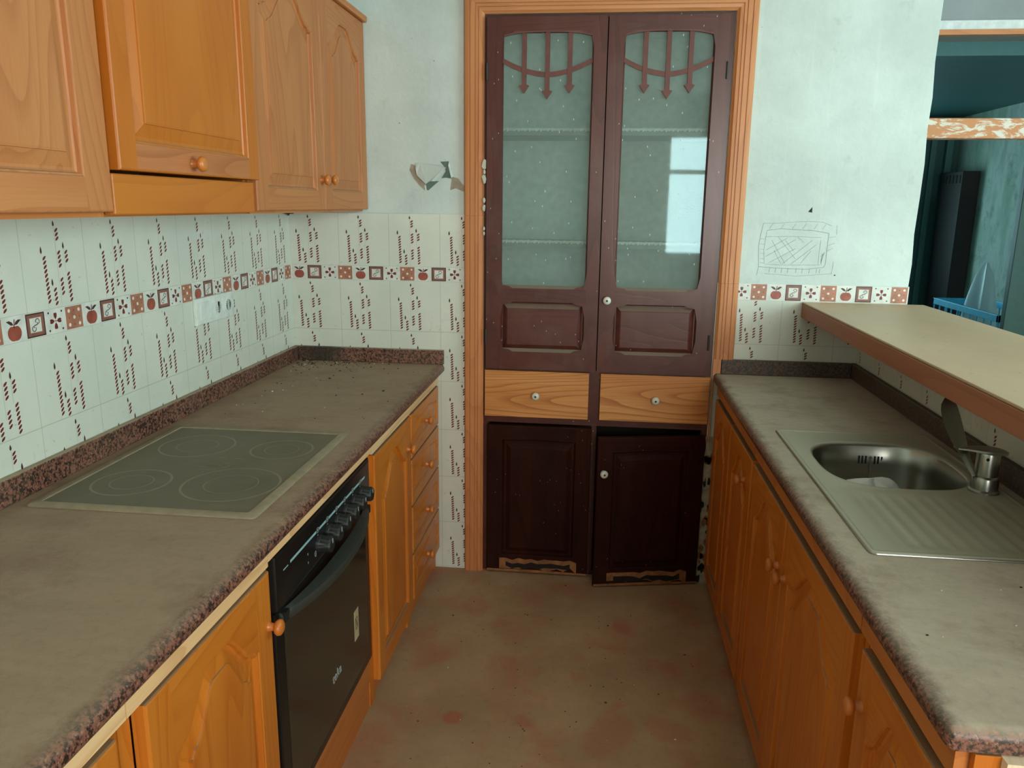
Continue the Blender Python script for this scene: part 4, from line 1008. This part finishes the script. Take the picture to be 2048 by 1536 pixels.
# outer rolled rim
def rct(d, z): return [(x, y, z) for x, y in ((SX0 + d, SY0 + d), (SX1 - d, SY0 + d), (SX1 - d, SY1 - d), (SX0 + d, SY1 - d))]
def rrd(d, z, r=.015):
    out = []; x0, x1, y0, y1 = SX0 + d, SX1 - d, SY0 + d, SY1 - d
    for cx_, cy_, a0 in ((x1 - r, y1 - r, 0), (x0 + r, y1 - r, 90), (x0 + r, y0 + r, 180), (x1 - r, y0 + r, 270)):
        for i in range(5): a = math.radians(a0 + 22.5 * i); out.append((cx_ + r * math.cos(a), cy_ + r * math.sin(a), z))
    return out
m.loops([rrd(0, .0006), rrd(0, .003), rrd(.003, .006), rrd(.009, .006, .008), rrd(.013, zt, .004)], M_steel)
m.build('basin', sk_, smooth=50)
m = MB()                                                # overflow slots and plug chain on the far bowl wall
for i, x in enumerate((-.030, -.021, -.012, .012, .021, .030)):
    m.box((bcx + x + .022 - .0022, bcy + bb - .0095, -.052), (bcx + x + .022 + .0022, bcy + bb - .0055, -.030), M_dark)
m.build('overflow', sk_)
m = MB()
for i in range(22): m.lathe([(.0005, -.0022), (.002, -.001), (.002, .001), (.0005, .0022)], M_hobframe, 'Z', (bcx + .022 + .001 * math.sin(i), bcy + bb - .014 - .0004 * i, -.036 - i * .0046), 6)
m.lathe([(.004, 0), (.004, .004)], M_chrome, 'Y', (bcx + .022, bcy + bb - .009, -.034), 10, -1)
m.build('plug_chain', sk_)
m = MB(); m.lathe([(.036, -.1545), (.034, -.152), (.026, -.1535), (.004, -.1545)], M_chrome, 'Z', (bcx, bcy, 0), 24); m.build('drain', sk_)

# plastic bag in the bowl
import math as _m
m = MB(); rnd = random.Random(11); L = []
for j in range(15):
    ph = -PI / 2 + PI * j / 14; row = []
    for i in range(30):
        a = 2 * PI * i / 30; r = 1 + .10 * math.sin(3 * a + j * .5) + .07 * math.sin(7 * a - j) + rnd.uniform(-.035, .035)
        x = .088 * math.cos(ph) * math.cos(a) * r; y = .070 * math.cos(ph) * math.sin(a) * r; z = .062 + .060 * math.sin(ph) * (1 + .15 * math.sin(2 * a + 1)) + .008 * math.sin(5 * a) * math.cos(ph)
        row.append((x, y, max(z, .001)))
    L.append(row)
m.loops(L, M_cloth, cap0=True, cap1=True)
o = m.build('plastic_bag', smooth=35); o.location = (1.955, -1.135, .9 - .151); tag(o, 'crumpled white plastic bag lying in the sink bowl', 'bag')

# tap: stubby chrome body and broad raised lever blade
tp = thing('mixer_tap', 'dull chrome mixer tap with long flat blade lever standing behind the sink bowl', 'tap', (2.150, -1.272, .9047))
m = MB(); m.lathe([(.0325, 0), (.0325, .004), (.029, .008), (.0285, .034), (.0275, .037), (.0245, .040), (.0245, .090), (.0235, .094), (.010, .095)], M_chrome, 'Z', (0, 0, 0), 32); 
m.build('tap_body', tp, smooth=35)
m = MB(); L = []                                        # flat head plate at the top carrying the lever
for x, hw_, zc, th in ((-.075, .009, .1035, .003), (-.05, .014, .1030, .004), (-.02, .024, .1020, .005), (.012, .028, .1010, .006), (.030, .022, .099, .006), (.038, .010, .098, .005)):
    L.append([(x, -hw_, zc - th), (x, hw_, zc - th), (x, hw_, zc), (x, -hw_, zc)])
m.loops(L, M_chrome, cap0=True, cap1=True); m.lathe([(.0035, 0), (.0035, .002)], M_dark, 'Y', (-.012, -.0235, .083), 12, -1)
m.build('tap_head', tp, smooth=35)
m = MB(); L = []                                        # blade
P0 = Vector((-.026, -.012, .030)); P1 = Vector((-.112, .006, .214)); dv = (P1 - P0); nrm = Vector((-.35, -.62, -.28)).normalized(); wd = Vector((.86, .50, .05)).normalized()
for i in range(15):
    t = i / 14; c = P0 + dv * t + Vector((-.012, 0, .012)) * math.sin(PI * t); hw_ = .004 + .024 * math.sin(min(1, t * 1.15) * PI * .62) ** 1.3
    if t > .82: hw_ *= math.sqrt(max(.02, 1 - ((t - .82) / .19) ** 2))
    sh = wd * (.010 * t)
    L.append([c - wd * hw_ + sh, c + wd * hw_ + sh, c + wd * hw_ + sh - nrm * .0045, c - wd * hw_ + sh - nrm * .0075])
m.loops(L, M_chrome, cap0=True, cap1=True); m.build('lever', tp, smooth=35)

# ================================================================== small debris
def crumbs(name, n, sampler, mat2, label, zf, smin=.0015, smax=.005, seed=1):
    rnd = random.Random(seed); m = MB()
    for i in range(n):
        x, y = sampler(rnd); r = rnd.uniform(smin, smax) * (1 if rnd.random() > .08 else 1.5); a0 = rnd.uniform(0, 6)
        mt = mat2[0] if rnd.random() > .16 else mat2[1]; e = rnd.uniform(.5, 1)
        low = [(x + r * math.cos(a0 + k * 1.256) * rnd.uniform(.7, 1.1), y + r * e * math.sin(a0 + k * 1.256), zf) for k in range(5)]
        top = [(x + .5 * (p[0] - x), y + .5 * (p[1] - y), zf + r * .6) for p in low]
        m.loops([low, top], mt, cap1=True)
    return tag(m.build(name, fix=False), label, 'debris', kind='stuff')
M_soot = plain('soot_crumb', rgb(44, 38, 34), .9); M_chip = plain('plaster_chip', rgb(190, 184, 166), .8)
def s1(r):
    if r.random() < .7: return (.04 + abs(r.gauss(0, .16)) % .55, -.03 - abs(r.gauss(0, .075)) % .5)
    return (r.uniform(.05, .58), r.uniform(-.9, -.04))
crumbs('soot_crumbs', 190, s1, (M_soot, M_chip), 'scattered black and white crumbs at the far end of the left worktop', .9004, .001, .0042, 2)
crumbs('floor_crumbs', 120, lambda r: (r.uniform(.62, 1.70), r.uniform(-1.5, -.05)), (plain('earth_crumb', rgb(70, 56, 44), .9), M_chip), 'fine dirt and plaster crumbs scattered over the tiled floor', .0004, .0012, .0035, 5)
crumbs('worktop_grit', 26, lambda r: (r.uniform(1.72, 2.2), r.choice((r.uniform(-.75, -.05), r.uniform(-2.15, -1.70)))), (M_chip, M_soot), 'a few pale chips of grit on the right worktop around the sink', .9004, .001, .003, 9)
# small black cable clip on the corner under the far wall cabinet
m = MB(); m.box((.006, -.060, 1.493), (.034, -.030, 1.5055), M_blackmat); m.tube([(.012, -.045, 1.4945), (.010, -.030, 1.488), (.008, -.015, 1.492)], .003, M_blackmat)
tag(m.build('cable_clip', bevel=.002), 'small black cable clip in the corner under the far wall cabinet', 'clip')

# ================================================================== beyond: blue cage trolley with plastic bags, dark cupboard
OX, OY = 3.46, 1.58
ct = thing('cage_trolley', 'bright blue metal rail cage in the dark room beyond the bar', 'trolley', (OX, OY, 0))
def CT(x, y, z): return (x - OX, y - OY, z)
CX0, CX1, CY0, CY1, CZ = 3.295, 3.62, 1.17, 2.0, 1.012
m = MB()
for a, b in (((CX0, CY0), (CX0 + .02, CY1)), ((CX1 - .02, CY0), (CX1, CY1)), ((CX0, CY0), (CX1, CY0 + .02)), ((CX0, CY1 - .02), (CX1, CY1))): m.box(CT(*a, CZ - .036), CT(*b, CZ), M_blue)
m.build('top_rail', ct, bevel=.002)
def rod(x, y):
    m = MB(); m.tube([CT(x, y, .12), CT(x, y, CZ - .02)], .004, M_blue, 6); m.build('bar', ct)
for i in range(11):
    for x in (CX0 + .01, CX1 - .01): rod(x, CY0 + .01 + (CY1 - CY0 - .02) * i / 10)
for i in range(1, 4):
    for y in (CY0 + .01, CY1 - .01): rod(CX0 + .01 + (CX1 - CX0 - .02) * i / 4, y)
m = MB(); m.box(CT(CX0, CY0, .09), CT(CX1, CY1, .12), M_blue); m.build('base_tray', ct)
for x in (CX0 + .03, CX1 - .03):
    for y in (CY0 + .04, CY1 - .04): m = MB(); m.lathe([(.045, -.012), (.045, .012)], M_blackmat, 'X', CT(x, y, .045), 16); m.build('wheel', ct)
tb_ = NT('translucent_bag'); tb_.col(rgb(214, 236, 240)); tb_.rough(.35); tb_.b.inputs['Alpha'].default_value = .75
def sack(cx, cy, z0, z1, rx, ry, label, seed, lean=0):
    rnd = random.Random(seed); m = MB(); L = []
    for j in range(16):
        t = j / 15; k = min((1 - t) ** .55 * .95 + .05, .35 + t * 3); row = []
        for i in range(26):
            a = 2 * PI * i / 26; r = 1 + .14 * math.sin(5 * a + t * 3 + seed) + .08 * math.sin(11 * a) + rnd.uniform(-.03, .03)
            row.append((rx * k * r * math.cos(a) + lean * t, ry * k * r * math.sin(a), (z1 - z0) * t))
        L.append(row)
    m.loops(L, tb_.m, cap0=True, cap1=True); o = m.build('plastic_sack', smooth=50); o.location = (cx, cy, z0); return tag(o, label, 'bag')
sack(3.455, 1.77, .121, 1.245, .145, .23, 'translucent pale plastic sack peaking above the blue cage rail', 3, .02)
sack(3.47, 1.34, .121, 1.13, .115, .12, 'smaller pale plastic sack at the near end of the blue cage', 6, .03)
cb = thing('tall_cupboard', 'dark brown tall cupboard with slatted top vent in the dark room beyond', 'cupboard', (3.73, 2.80, 0))
m = MB(); M_dkb = plain('dark_brown_cupboard', rgb(40, 32, 34), .6); m.box((-.05, -.06, 0), (.065, .29, 1.80), M_dkb); m.build('body', cb, bevel=.004)
for i in range(6):
    m = MB(); m.box((-.054, -.04 + i * .055, 1.72), (-.049, -.018 + i * .055, 1.775), M_dark); m.build('vent_slot', cb)
